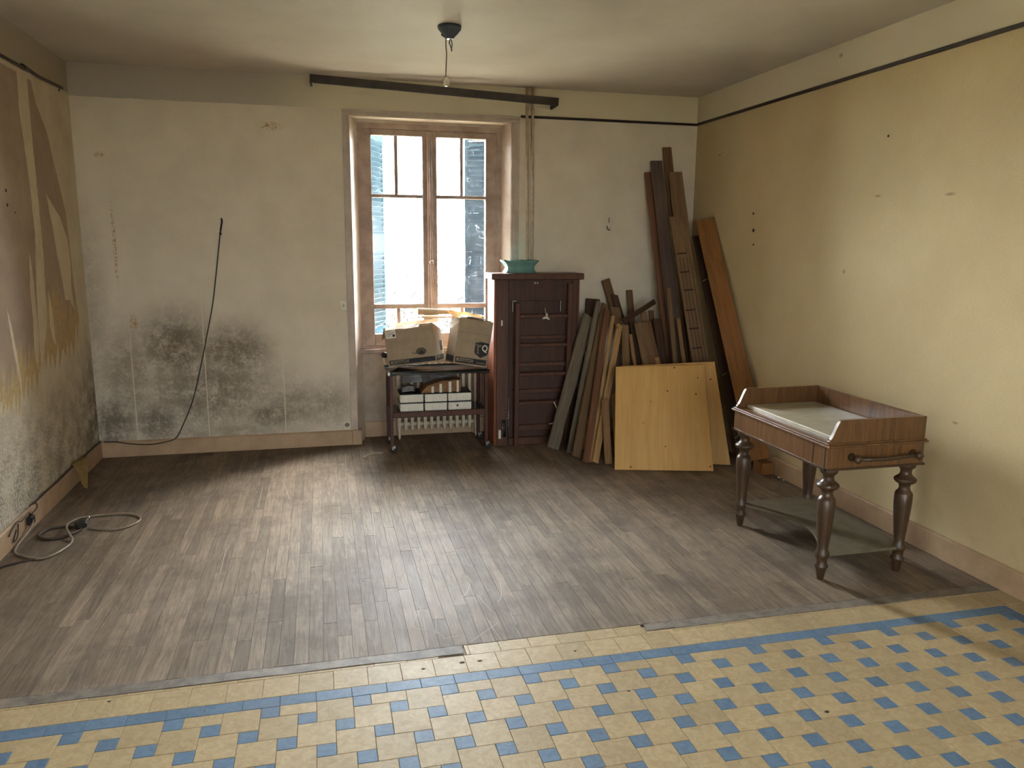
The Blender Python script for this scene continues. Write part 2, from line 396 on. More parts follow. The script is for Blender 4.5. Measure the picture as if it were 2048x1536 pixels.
def thing(name, label, cat, loc=(0, 0, 0), rot=(0, 0, 0), group=None, kind=None):
    return tag(link(name, None, None, loc, rot), label, cat, group, kind)
def box(x0, y0, z0, x1, y1, z1, bev=0.0):
    m = MB().box(x0, y0, z0, x1, y1, z1)
    return m.bevel(bev) if bev else m
def smooth_path(pts, n=8):            # Catmull-Rom
    P = [Vector(p) for p in pts]; out = []
    for i in range(len(P) - 1):
        a, b, c, d = P[max(i - 1, 0)], P[i], P[i + 1], P[min(i + 2, len(P) - 1)]
        for k in range(n):
            t = k / n
            out.append(0.5 * (2 * b + (c - a) * t + (2 * a - 5 * b + 4 * c - d) * t * t + (3 * b - a - 3 * c + d) * t ** 3))
    return out + [P[-1]]

# ================================================================== THE ROOM
# ---- walls
NX0, NX1, NZ = 1.956, 3.247, 2.62      # window niche
wb = MB()
wb.box(-0.3, 0, -.2, NX0, 0.45, H); wb.box(NX1, 0, -.2, W + 0.3, 0.45, H); wb.box(NX0, 0, NZ, NX1, 0.45, H)
wall_back = tag(wb.build('wall_back', 'stained_wallpaper'), 'mould-stained beige papered wall around the window', 'wall', kind='structure')
# splayed reveals and apron below the window
box_ = MB()
box_.prism([(NX0, 0.001, 0), (2.02, 0.15, 0), (2.02, 0.45, 0), (NX0, 0.45, 0)], (0, 0, NZ))
box_.prism([(NX1, 0.001, 0), (3.205, 0.15, 0), (3.205, 0.45, 0), (NX1, 0.45, 0)], (0, 0, NZ))
box_.box(2.02, 0.15, 2.60, 3.205, 0.45, NZ)
box_.build('window_reveal', 'painted_casing', wall_back)
box(NX0, 0.24, -.2, NX1, 0.45, 0.745).build('apron_panel', 'apron_plaster', wall_back)
wl = MB(); wl.box(-0.3, -6.2, 0, 0, 0, H); wl.box(-0.3, YF, 0, 0, -7.6, H); wl.box(-0.3, -7.6, 0, 0, -6.2, 0.95); wl.box(-0.3, -7.6, 2.25, 0, -6.2, H)
wall_left = tag(wl.build('wall_left', 'old_wallpaper_left'), 'papered side wall with long torn strips of wallpaper', 'wall', kind='structure')
wall_right = tag(box(W, YF, 0, W + 0.3, 0, H).build('wall_right', 'woven_wallpaper_right'), 'yellow-beige wall with woven wallpaper behind the washstand', 'wall', kind='structure')
wf = MB(); wf.box(-0.3, YF - 0.3, 0, 1.1, YF, H); wf.box(3.5, YF - 0.3, 0, W + 0.3, YF, H); wf.box(1.1, YF - 0.3, 2.4, 3.5, YF, H)
tag(wf.build('wall_front', 'plaster'), 'plaster wall with an added glazed door opposite the window', 'wall', kind='structure')
ceiling = tag(box(-0.3, YF - 0.3, H, W + 0.3, 0.45, H + 0.12).build('ceiling', 'aged_ceiling_paint'), 'aged off-white painted ceiling', 'ceiling', kind='structure')

# ---- torn wallpaper on the left wall
def jag(poly, amp, step=7):
    out = []
    for i, a in enumerate(poly):
        b = poly[(i + 1) % len(poly)]; L = math.hypot(b[0] - a[0], b[1] - a[1]); n = max(1, int(L / step))
        for k in range(n):
            t = k / n
            out.append((a[0] + (b[0] - a[0]) * t + (random.uniform(-amp, amp) if k else 0), a[1] + (b[1] - a[1]) * t + (random.uniform(-amp, amp) if k else 0)))
    return out
def wall_patch(name, poly, mat, x, amp=1.2, step=7, label=None):
    m = MB(); P = [lf(px, py, 0.0) for px, py in jag(poly, amp, step)]
    top = [m.bm.verts.new((x, p.y, p.z)) for p in P]; low = [m.bm.verts.new((0, p.y, p.z)) for p in P]
    for tri in tessellate_polygon([[Vector((p.y, p.z, 0)) for p in P]]):
        try: m.bm.faces.new([top[i] for i in tri])
        except ValueError: pass
    for i in range(len(P)): m.bm.faces.new([top[i], top[(i + 1) % len(P)], low[(i + 1) % len(P)], low[i]])
    return tag(m.build(name, mat, wall_left), label)
def spikes(base, down, seed, step=4.5):
    rg = random.Random(seed); out = []; x = base[0][0]; k = 0
    while x > base[-1][0]:
        for (xa, ya), (xb, yb) in zip(base, base[1:]):
            if xb <= x <= xa: y = ya + (yb - ya) * (xa - x) / (xa - xb); break
        out.append((x, y + (rg.uniform(.35, 1.0) * down if k % 2 else rg.uniform(-.5, .1) * down))); x -= step * rg.uniform(.5, 1.6); k += 1
    return out
edge = [(60, 160), (70, 205), (92, 262), (106, 325), (118, 372), (130, 425), (137, 480), (145, 560)]
wall_patch('torn_backing_paper', [(-70, 140), (20, 170)] + [(x + 2, y + 3) for x, y in edge] + spikes([(158, 655), (137, 690), (110, 700), (85, 715), (60, 765), (30, 795), (0, 810), (-70, 800)], 48, 4), 'torn_backing', 0.0008, .0)
wall_patch('bare_plaster_patch', [(-70, 95), (0, 125)] + edge + spikes([(150, 610), (134, 620), (112, 560), (96, 600), (84, 660), (60, 700), (44, 690), (22, 745), (0, 760), (-70, 750)], 62, 9), 'bare_plaster', 0.0014, .0, label='brown bare plaster where the paper is torn off')
slivers = [[(32, 138), (52, 148), (58, 215), (66, 300), (76, 400), (86, 510), (90, 580), (94, 640), (88, 700), (84, 752), (80, 690), (76, 640), (72, 570), (70, 470), (60, 380), (48, 290), (38, 220)],
           [(91, 387), (100, 402), (118, 432), (134, 478), (140, 520), (142, 575), (148, 620), (140, 600), (130, 600), (124, 560), (112, 500), (104, 450)],
           [(58, 508), (64, 540), (70, 600), (78, 680), (76, 740), (68, 700), (66, 640), (60, 580)], [(12, 615), (22, 650), (30, 690), (42, 760), (44, 790), (36, 750), (26, 700)],
           [(96, 580), (104, 620), (112, 690), (106, 680), (100, 650)]]
for p in slivers: wall_patch('torn_paper_sliver', p, 'torn_paper', 0.0022, .5, 9, 'pale strip of wallpaper left on the wall')
for (px, py, r_) in ((11, 381, .012), (14, 410, .012), (30, 425, .006), (118, 180, .010)):
    c = lf(px, py); MB().lathe([(r_, 0), (r_ * .7, .004)], n=7, mx=Matrix.Translation(c) @ Matrix.Rotation(math.pi / 2, 4, 'Y')).build('wall_hole', 'spot_dark', wall_left)
for (px, py, r_) in ((1507, 427, .010), (1507, 461, .014), (1507, 489, .008), (1777, 272, .008), (1440, 310, .006)):
    c = rt(px, py); MB().lathe([(r_, 0), (r_ * .7, .004)], n=8, mx=Matrix.Translation(c) @ Matrix.Rotation(-math.pi / 2, 4, 'Y')).build('wall_hole', 'spot_dark', wall_right)

# ---- parquet floor: strips run from the window towards the tiles
SW, YB = 0.0591, -3.43
floor = tag(box(0, YB - 0.06, -0.2, W, 0.24, -0.006).build('floor', 'subfloor'), 'worn grey-brown oak strip parquet', 'floor', kind='structure')
strips = []; ns = int(W / SW) + 1
for i in range(ns):
    x0 = i * SW; x1 = min(W, x0 + SW)
    if x1 - x0 < 0.01: continue
    yy = 0.22 + random.uniform(0, 0.3)
    while yy > YB:
        L = random.choice((0.45, 0.55, 0.7, 0.85, 1.0)); a = max(YB + random.uniform(0, .002), yy - L); a = YB if a - YB < .14 else a; b = min(0.22, yy); yy = a if a > YB + .003 else YB
        if b - a > 0.02: strips.append((x0 + .0006, x1 - .0006, a + .0007, b - .0007, random.uniform(-.0006, .0005)))
def seen_size(s):
    p = pix(((s[0] + s[1]) / 2, (s[2] + s[3]) / 2, 0))
    if p is None or not (-60 < p[0] < 2108 and -40 < p[1] < 1580): return 0
    return (s[1] - s[0]) * (s[3] - s[2]) / (Vector(((s[0] + s[1]) / 2, (s[2] + s[3]) / 2, 0)) - CAM).length ** 3
strips.sort(key=seen_size, reverse=True)
def strip_box(m, s):
    z = s[4]; m.box(s[0], s[2], -0.010, s[1], s[3], z)
for s in strips[:300]:
    cx, cy = (s[0] + s[1]) / 2, (s[2] + s[3]) / 2
    m = MB(); m.box(s[0] - cx, s[2] - cy, -0.010, s[1] - cx, s[3] - cy, 0).build('parquet_strip', 'worn_oak_parquet', floor, (cx, cy, s[4]))
m = MB()
for s in strips[300:]: strip_box(m, s)
tag(m.build('parquet_remainder', 'worn_oak_parquet', floor), kind='stuff')
# threshold battens between wood and tiles
for (a, b, d) in ((0.0, 0.62, .062), (0.62, 1.28, .060), (1.28, 1.93, .058), (1.93, 2.215, .064), (3.03, 3.16, .055), (3.16, 4.0, .062), (4.0, W, .07)):
    m = MB(); n = 9
    pts = [(a + (b - a) * k / n + .003, YB - .002 - random.uniform(0, .004), 0) for k in range(n + 1)] + [(b - (b - a) * k / n - .003, YB - d - random.uniform(0, .006), 0) for k in range(n + 1)]
    m.prism([Vector(p) - Vector((0, 0, .012)) for p in pts], (0, 0, .0125 + random.uniform(0, .002))).build('threshold_batten', 'dark_threshold', floor)
# pale scratches on the wood
sc = MB()
def flat_line(m, pts, wd, z):
    pts = [Vector(p) for p in pts]
    for a, b in zip(pts, pts[1:]):
        d = (b - a).normalized(); s_ = Vector((-d.y, d.x, 0)) * wd / 2
        m.bm.faces.new([m.bm.verts.new(v + Vector((0, 0, z))) for v in (a - s_, b - s_, b + s_, a + s_)])
for L in ([(829, 1204), (842, 1218), (860, 1225)], [(842, 1218), (826, 1254), (870, 1262), (890, 1278)], [(846, 1234), (856, 1292)], [(872, 1232), (872, 1268)], [(884, 1242), (897, 1258)], [(994, 1247), (940, 1285)], [(972, 1235), (1008, 1290)],
          [(886, 1278), (915, 1272)], [(932, 1150), (940, 1165), (934, 1185), (925, 1194)], [(1000, 1165), (1003, 1190), (996, 1205)], [(565, 960), (580, 1000)], [(690, 910), (693, 950)], [(955, 1190), (985, 1225)], [(1020, 1225), (1032, 1250)],
          [(525, 975), (516, 1015)], [(452, 1098), (440, 1148)], [(745, 1030), (752, 1090)]):
    flat_line(sc, smooth_path([fl(*p) for p in L], 4), 0.0022, 0.0009)
sc.build('scratch_marks', 'scratch_white', floor)

# ---- tiled floor (large cream squares, small blue squares, blue border)
U = 0.0648; G = 0.0006
tiles = tag(box(0, YF, -0.12, W, YB - 0.02, -0.003).build('floor_tiled', 'grout'), 'cream stoneware floor tiles with small blue squares and blue border', 'floor', kind='structure')
BT, BB = -3.642, -3.706                 # border band
BX0, BX1 = 4.71, 4.775                  # band along the right wall
rects = []                              # (x0,x1,y0,y1,kind)
def clip(r, x0, x1, y0, y1):
    a, b, c, d = max(r[0], x0), min(r[1], x1), max(r[2], y0), min(r[3], y1)
    return (a, b, c, d) if b - a > 0.008 and d - c > 0.008 else None
ox, oy = 1.7575, -3.7065
for i in range(-60, 80):
    for j in range(-45, 60):
        px, py = ox + (2 * i - j) * U, oy + (-i - 2 * j) * U
        for r, k in (((px, px + U, py - U, py), 'b'), ((px + U, px + 3 * U, py - U, py + U), 'c')):
            c = clip(r, 0.0, BX0, YF, BB)
            if c: rects.append(c + (k,))
k = 0; x = 1.6255 - 26 * U
while x < BX1:
    c = clip((x, x + 2 * U, BB, BT), 0, BX1, BB, BT)
    if c: rects.append(c + ('b',))
    x += 2 * U
y = BB
while y > YF:
    rects.append((BX0, BX1, max(YF, y - 2 * U), y, 'b')); y -= 2 * U
y = BT
while y > YF:
    rects.append((BX1, W, max(YF, y - 2 * U), y, 'c')); y -= 2 * U
x = 1.6255 - 27 * U
while x < W:
    for (ya, yb, dx) in ((BT, -3.512, 0), (-3.512, -3.432, .03)):
        a, b = max(0, x + dx), min(W, x + dx + 2 * U)
        if b - a < 0.01: continue
        if ya == BT: rects.append((a, b, ya, yb, 'c'))
        else:
            top = yb if (a > 2.2 and b < 3.06) else YB - 0.066
            if 2.2 < b and a < 2.22 and a > 2.0: a = max(a, 2.222); top = yb
            if b - a > .01: rects.append((a, b, ya, top, 'c'))
    x += 2 * U
def tsize(r):
    c = Vector(((r[0] + r[1]) / 2, (r[2] + r[3]) / 2, 0)); p = pix(c)
    if p is None or not (-50 < p[0] < 2098 and 1100 < p[1] < 1580): return 0
    return (r[1] - r[0]) * (r[3] - r[2]) / (c - CAM).length ** 3
shared = {}
def tile_mesh(wd, dp, mat):
    key = (round(wd, 4), round(dp, 4), mat)
    if key not in shared:
        m = MB(); a, b, e = wd / 2 - G, dp / 2 - G, 0.0012
        v = [m.bm.verts.new(p) for p in ((-a, -b, -.009), (a, -b, -.009), (a, b, -.009), (-a, b, -.009), (-a, -b, -e), (a, -b, -e), (a, b, -e), (-a, b, -e), (-a + e, -b + e, 0), (a - e, -b + e, 0), (a - e, b - e, 0), (-a + e, b - e, 0))]
        for o_ in (0, 4):
            for q in range(4): m.bm.faces.new([v[o_ + q], v[o_ + (q + 1) % 4], v[o_ + 4 + (q + 1) % 4], v[o_ + 4 + q]])
        m.bm.faces.new(v[8:12]); shared[key] = m.mesh('tile', mat)
    return shared[key]
for kind, mat, nm in (('c', 'cream_stoneware', 'cream_tile'), ('b', 'blue_stoneware', 'blue_tile')):
    rr = sorted([r for r in rects if r[4] == kind], key=tsize, reverse=True)
    nvis = min(300, sum(1 for r in rr if tsize(r) > 0))
    for r in rr[:nvis]:
        o = link(nm, tile_mesh(r[1] - r[0], r[3] - r[2], mat), tiles, ((r[0] + r[1]) / 2, (r[2] + r[3]) / 2, random.uniform(-.0006, .0004)))
        o.rotation_euler = (random.uniform(-.004, .004), random.uniform(-.004, .004), random.uniform(-.004, .004))
    m = MB()
    for r in rr[nvis:]: m.box(r[0] + G, r[2] + G, -.009, r[1] - G, r[3] - G, 0)
    tag(m.build(nm.replace('tile', 'paving'), mat, tiles), kind='stuff')
# chips in the tiles and crumbs
for (px, py, s_) in ((960, 1322, .011), (846, 1338, .008), (925, 1325, .012), (1654, 1424, .012), (1258, 1382, .007), (1150, 1302, .006), (218, 1403, .008)):
    c = fl(px, py); m = MB()
    pts = [(c.x + s_ * random.uniform(.6, 1.2) * math.cos(a * .9), c.y + s_ * .6 * random.uniform(.6, 1.2) * math.sin(a * .9), -.004) for a in range(7)]
    m.prism(pts, (0, 0, .0052)).build('tile_chip', 'spot_dark', tiles)

# ---- baseboards, picture rails
BH = 0.125
def baseboard(name, pts, vec_, label): return tag(MB().prism(pts, vec_).bevel(.002).build(name, 'painted_baseboard'), label, 'baseboard', kind='structure')
baseboard('baseboard_back', [(0, 0, 0), (0, -.018, 0), (0, -.018, BH - .012), (0, -.006, BH), (0, 0, BH)], (1.912, 0, 0), 'brown-painted baseboard under the mouldy wall by the window')
baseboard('baseboard_left', [(0, -.018, 0), (.018, -.018, 0), (.018, -.018, BH - .008), (.008, -.018, BH + .004), (0, -.018, BH + .004)], (0, YF + .018, 0), 'brown-painted baseboard under the torn wallpaper')
baseboard('baseboard_right', [(W, 0, 0), (W - .018, 0, 0), (W - .018, 0, BH - .006), (W - .008, 0, BH + .004), (W, 0, BH + .004)], (0, YF, 0), 'ochre baseboard behind the washstand')
tag(box(3.33, -.018, 0, W - .02, 0, BH, .002).build('baseboard_back', 'painted_baseboard'), 'brown-painted baseboard behind the stacked boards', 'baseboard', kind='structure')
tag(box(2.03, .222, 0, 3.2, .24, .133, .002).build('baseboard_niche', 'painted_baseboard'), 'brown baseboard in the niche below the window', 'baseboard', kind='structure')
def rail(name, m, label): return tag(m.build(name, 'dark_rail'), label, 'picture rail', kind='structure')
rail('trim_1', box(W - .014, YF, 2.664, W, -.0, 2.686, .003), 'thin dark picture rail along the yellow-beige wall')
rail('trim_2', box(3.33, -.014, 2.664, W - .014, 0, 2.684, .003), 'thin dark picture rail on the window wall')
lr = [lf(0, 112), lf(40, 130), lf(72, 152), lf(96, 164), lf(121, 176)]
lr = [Vector((0.009, lr[0].y - 4.5, 2.67))] + [Vector((0.009, p.y, p.z)) for p in lr]
rail('trim_3', MB().tube(smooth_path(lr, 5), .011, 6), 'sagging dark picture rail on the torn wall')

# ---- window casing
tr = thing('trim_4', 'moulded painted casing framing the window niche', 'window casing', kind='structure')
def casing(name, x0, x1, z0, z1, top=False):
    m = MB(); m.box(x0, -.014, z0, x1, .0, z1)
    if top: m.box(x0 + .0, -.024, z1 - .02, x1, -.0, z1); m.box(x0, -.020, z0 + .004, x1, 0, z0 + .018)
    else:
        for a, b, d in ((.004, .018, .024), (.026, .038, .019), (.046, .056, .022)): m.box(x0 + a, -d, z0, min(x0 + b, x1), 0, z1)
    m.build(name, 'painted_casing', tr)
casing('side_casing', 1.903, 1.958, .125, 2.62); casing('side_casing', 3.247, 3.32, 0, 2.62); casing('head_casing', 1.903, 3.32, 2.618, 2.668, True)
box(1.910, -.034, 0, 1.990, .02, .128, .006).build('plinth_block', 'painted_baseboard', tr)
# ---- pelmet over the window
pm = thing('pelmet_rail', 'dark wooden curtain pelmet board hanging crooked above the window', 'curtain pelmet', (1.674, -.15, 2.85))
d = bk(1117, 204, -.2) - Vector((1.674, -.15, 2.85)); L = d.length; X_ = d.normalized(); Z_ = Vector((0, 0, 1)); Z_ = (Z_ - X_ * Z_.dot(X_)).normalized(); Y_ = Z_.cross(X_)
pm.matrix_world = Matrix.Translation((1.674, -.15, 2.85)) @ Matrix((X_, Y_, Z_)).transposed().to_4x4()
box(0, -.01, -.03, L, .01, .03, .003).build('front_board', 'pelmet_wood', pm)
box(L - .016, .01, -.03, L, .195, .03, .002).build('return_bracket', 'pelmet_wood', pm)
box(0, .01, -.03, .016, .145, .03, .002).build('return_bracket', 'pelmet_wood', pm)
MB().tube(smooth_path([(.02, .0, -.03), (.03, .0, -.055), (.022, .0, -.075), (.014, 0, -.062)], 4), .004, 6).build('cord_hook', 'ivory_plastic', pm)

# ---- the window
win = thing('window_1', 'old two-leaf casement window with dusty cobwebbed panes', 'window', kind='structure')
YW0, YW1 = .150, .215
fr = MB(); fr.box(2.02, YW0, .78, 2.062, YW1 + .02, 2.60); fr.box(3.163, YW0, .78, 3.205, YW1 + .02, 2.60); fr.box(2.062, YW0, 2.555, 3.163, YW1 + .02, 2.60); fr.box(2.062, YW0, .78, 3.163, YW1 + .02, .80)
fr.build('frame', 'window_paint', win)
box(1.99, .095, .742, 3.225, .24, .782, .006).build('window_sill', 'window_paint', win)
def sash(x0, x1, g0, g1, mx_):
    s = thing('sash', None, None); s.parent = win
    b = MB(); b.box(x0, YW0 + .006, .80, g0, YW1, 2.555); b.box(g1, YW0 + .006, .80, x1, YW1, 2.555)
    b.box(g0, YW0 + .006, 2.505, g1, YW1, 2.555); b.box(g0, YW0 + .006, .80, g1, YW1, .90)
    st = b.bevel(.004).build('stiles_and_rails', 'window_paint', s)
    box(g0, YW0 + .012, 2.018, g1, YW1 - .004, 2.046, .004).build('glazing_bar', 'window_paint', s)
    box(g0, YW0 + .012, 1.110, g1, YW1 - .004, 1.150, .004).build('glazing_bar', 'window_paint', s)
    for z0, z1 in ((2.046, 2.505), (.90, 1.11)):
        box(mx_ - .014, YW0 + .012, z0, mx_ + .014, YW1 - .004, z1, .004).build('glazing_bar', 'window_paint', s)
        box(g0, .184, z0, mx_ - .014, .187, z1).build('pane', 'dusty_window_glass', s)
        box(mx_ + .014, .184, z0, g1, .187, z1).build('pane', 'dusty_window_glass', s)
    box(g0, .184, 1.15, g1, .187, 2.018).build('pane', 'dusty_window_glass', s)
sash(2.058, 2.600, 2.130, 2.542, 2.330); sash(2.602, 3.167, 2.662, 3.072, 2.870)
box(2.578, YW0 - .018, .81, 2.626, YW0 + .006, 2.55, .008).build('meeting_bead', 'window_paint', win)
MB().tube([(2.602, YW0 - .026, .85), (2.602, YW0 - .026, 2.5)], .007, 8).build('bolt_rod', 'window_paint', win)
MB().lathe([(.0, 0), (.013, .004), (.02, .02), (.012, .04), (0, .044)], n=12, mx=Matrix.Translation((2.602, YW0 - .028, 1.5)) @ Matrix.Rotation(math.pi / 2, 4, 'X')).build('bolt_knob', 'window_paint', win)

# ---- shutters outside
def shutter(label, hinge, tip, side):
    h, t_ = Vector(hinge), Vector(tip); dx = (t_ - h); L = dx.length; X_ = dx.normalized()
    s = thing('louvred_shutter', label, 'shutter', group='window shutters'); s.matrix_world = Matrix.Translation(h) @ Matrix((X_, Vector((0, 0, 1)).cross(X_), Vector((0, 0, 1)))).transposed().to_4x4()
    z0, z1 = .80, 2.62
    f = MB(); f.box(0, -.016, z0, .03, .016, z1); f.box(L - .03, -.016, z0, L, .016, z1)
    for a, b in ((z0, z0 + .09), (1.585, 1.735), (z1 - .08, z1)): f.box(.03, -.016, a, L - .03, .016, b)
    f.build('shutter_frame', 'shutter_paint', s)
    sl = MB().box(.03, -.004, -.026, L - .03, .004, .026, Matrix.Rotation(math.radians(35), 4, 'X')).mesh('slat', 'shutter_paint')
    z = z0 + .12
    while z < z1 - .09:
        if not 1.59 < z < 1.73: link('slat', sl, s, (0, 0, z))
        z += .043
shutter('teal louvred shutter hinged on the side of the mouldy wall', (2.045, .475, 0), (bk(766, 450, .98).x, .98, 0), 1)
shutter('teal louvred shutter hinged on the side of the dark cabinet', (3.205, .475, 0), (bk(930, 450, .57).x, .57, 0), -1)

# ---- unseen door and side window added for fill light, nets to dim it
def glazed(name, label, cat, mx, w_, h_, cols, rows, z0=0.0):
    o = thing(name, label, cat, kind='structure'); o.matrix_world = mx
    box_f = MB(); box_f.box(-w_ / 2, -.04, z0, -w_ / 2 + .07, .04, h_); box_f.box(w_ / 2 - .07, -.04, z0, w_ / 2, .04, h_); box_f.box(-w_ / 2 + .07, -.04, h_ - .07, w_ / 2 - .07, .04, h_); box_f.box(-w_ / 2 + .07, -.04, z0, w_ / 2 - .07, .04, z0 + .08)
    box_f.build('frame', 'window_paint', o)
    gx, gz = (w_ - .14) / cols, (h_ - z0 - .15) / rows
    for i in range(cols):
        for j in range(rows):
            a, b = -w_ / 2 + .07 + i * gx, z0 + .08 + j * gz
            box(a, -.002, b, a + gx, .002, b + gz).build('pane', 'dusty_window_glass', o)
    for i in range(1, cols): box(-w_ / 2 + .07 + i * gx - .02, -.03, z0 + .08, -w_ / 2 + .07 + i * gx + .02, .03, h_ - .07).build('glazing_bar', 'window_paint', o)
glazed('added_door', 'unseen glazed door added for fill in the wall facing the window', 'door', Matrix.Translation((2.3, YF - .12, 0)), 2.4, 2.4, 4, 1)
glazed('added_window', 'unseen side window added for fill in the torn-papered wall', 'window', Matrix.Translation((-.1, -6.9, 0)) @ Matrix.Rotation(math.pi / 2, 4, 'Z'), 1.4, 2.25, 2, 1, .95)
def dimming_net(label, mx, w_, z0, z1, mat):  # unseen sheet added to thin and soften the fill from an opening
    m = MB(); n = 120; rows = []
    for z in (z0, z1): rows.append([m.bm.verts.new((-w_ / 2 + w_ * i / n, .018 * math.sin(i * .9), z)) for i in range(n + 1)])
    for i in range(n): f = m.bm.faces.new([rows[0][i], rows[0][i + 1], rows[1][i + 1], rows[1][i]]); f.smooth = True
    o = tag(m.build('dimming_net', mat), label, 'curtain'); o.matrix_world = mx
dimming_net('unseen net added to dim the light from the added glazed door', Matrix.Translation((2.3, YF + .03, 0)), 2.5, .01, 2.45, 'dimming_net_rear')
dimming_net('unseen net added to dim the light from the added side window', Matrix.Translation((.03, -6.9, 0)) @ Matrix.Rotation(math.pi / 2, 4, 'Z'), 1.5, .9, 2.3, 'dimming_net_side')

# ---- outside
tag(box(-40, -50, -.6, 45, 50, -.25).build('ground', 'soil'), 'grassy ground outside the window', 'ground', kind='structure')
def bush(label, c, rx, ry, h_, nst, seed):
    rg = random.Random(seed); b = thing('bramble_bush', label, 'bush', c)
    st = MB(); lv = MB()
    for i in range(nst):
        a = rg.uniform(0, 6.28); p = Vector((rg.uniform(-rx, rx) * .6, rg.uniform(-ry, ry) * .6, 0)); d = Vector((math.cos(a) * .35, math.sin(a) * .35, 1)); hh = h_ * rg.uniform(.55, 1.05)
        pts = [p.copy()]; n = 9
        for k in range(n):
            d = (d + Vector((rg.uniform(-.3, .3), rg.uniform(-.3, .3), -.16 * (k / 3)))).normalized(); p = p + d * hh / n * 1.25; pts.append(p.copy())
            if k > 1:
                q = p.copy(); e = (d + Vector((rg.uniform(-1, 1), rg.uniform(-1, 1), rg.uniform(-.3, .5)))).normalized(); tw = [q.copy()]
                for _ in range(3): e = (e + Vector((rg.uniform(-.3, .3), rg.uniform(-.3, .3), rg.uniform(-.3, .2)))).normalized(); q = q + e * rg.uniform(.06, .12); tw.append(q.copy())
                st.tube(tw, .003, 3, taper=.5)
                for z_ in tw[1:]:
                    for _ in range(2):
                        u = Vector((rg.uniform(-1, 1), rg.uniform(-1, 1), rg.uniform(-1, 1))).normalized(); v = u.orthogonal().normalized(); s_ = rg.uniform(.018, .036)
                        o_ = z_ + u * s_
                        lv.bm.faces.new([lv.bm.verts.new(x) for x in (z_, o_ + v * s_ * .6, z_ + u * s_ * 2.2, o_ - v * s_ * .6)])
        st.tube(smooth_path(pts, 2), .007, 4, taper=.35)
    tag(st.build('stems', 'twig', b), kind='stuff'); tag(lv.build('leaves', 'bramble_leaf', b), kind='stuff')
bush('tangled bramble thicket with pale stems and small leaves outside the window', (2.95, 3.0, -.25), 1.5, .8, 2.2, 150, 3)

# ================================================================== THINGS AT THE WINDOW WALL
# ---- heating pipes
for k_, (x0, x1) in enumerate(((3.376, 3.404), (3.424, 3.441))):
    pp = thing('heating_pipe', ('painted heating pipe next to the window casing' if k_ == 0 else 'painted heating pipe nearer the stacked boards'), 'pipe', (x0, -.018, 0), group='heating pipes')
    MB().tube([(x1 - x0, 0, 1.0), (0, 0, H)], .0125, 12).build('pipe_run', 'pipe_paint', pp)
    for z in (2.72, 1.9): MB().lathe([(.0155, 0), (.0155, .02)], (0 + (x1 - x0) * (H - z) / 1.9, 0, z), 12).build('pipe_clip', 'pipe_paint', pp)
# ---- sockets and switch
def plate(name, label, cat, c, s_, h_, kind):
    o = thing(name, label, cat, c)
    box(-s_ / 2, -.014, -h_ / 2, s_ / 2, 0, h_ / 2, .004).build('plate', 'ivory_plastic', o)
    if kind == 'socket':
        MB().lathe([(.020, 0), (.020, .003), (.016, .003), (.016, .001)], n=18, mx=Matrix.Translation((0, -.014, 0)) @ Matrix.Rotation(math.pi / 2, 4, 'X')).build('socket_well', 'cable_grey', o)
        for dx in (-.0095, .0095): MB().lathe([(.004, 0), (.004, .005)], n=8, mx=Matrix.Translation((dx, -.0135, .003)) @ Matrix.Rotation(math.pi / 2, 4, 'X')).build('pin_hole', 'black_plastic', o)
        MB().lathe([(.003, 0), (.003, .012)], n=8, mx=Matrix.Translation((0, -.014, -.009)) @ Matrix.Rotation(math.pi / 2, 4, 'X')).build('earth_pin', 'steel', o)
    else:
        box(-.008, -.024, -.012, .008, -.012, .016, .003).build('rocker', 'white_plastic', o)
plate('wall_socket', 'square ivory wall socket above the baseboard beside the window casing', 'socket', bk(694, 849), .062, .065, 'socket')
plate('light_switch', 'ivory light switch beside the window casing', 'switch', bk(687, 611), .055, .075, 'switch')
# ---- cable hanging on the mouldy wall
cb = thing('hanging_cable', 'thin dark cable hanging down the mouldy wall to the baseboard', 'cable', bk(443, 440))
o0 = bk(443, 440)
pts = [bk(px, py, -.010) for px, py in ((441, 462), (437, 500), (431, 560), (425, 610), (414, 670), (402, 730), (386, 800), (366, 850), (352, 876))] + [bk(px, py, -.024) for px, py in ((330, 884), (300, 889), (262, 888), (232, 884), (208, 884))]
MB().tube([p - o0 for p in smooth_path(pts, 5)], .0045, 7).build('cord', 'cable_dark', cb)
MB().tube([Vector((0, -.002, .012)), Vector((.004, -.012, -.01)), Vector((-.004, -.014, -.05)), bk(441, 463, -.012) - o0], .007, 8).build('cord_end', 'black_plastic', cb)
MB().lathe([(.009, 0), (.009, .02)], bk(441, 470, -.011) - o0, 8).build('cord_clip', 'black_plastic', cb)
# ---- dark cable clipped along the top of the left baseboard
yy = [-.02, -.3, -.6, -.8, -1.0, -1.2, -1.35, -1.5]
MBc = MB().tube(smooth_path([(.014, y, BH + .009 + random.uniform(-.004, .004)) for y in yy], 4), .006, 6)
tag(MBc.build('baseboard_cable', 'cable_dark'), 'dark cable lying along the top of the baseboard under the torn wallpaper', 'cable')
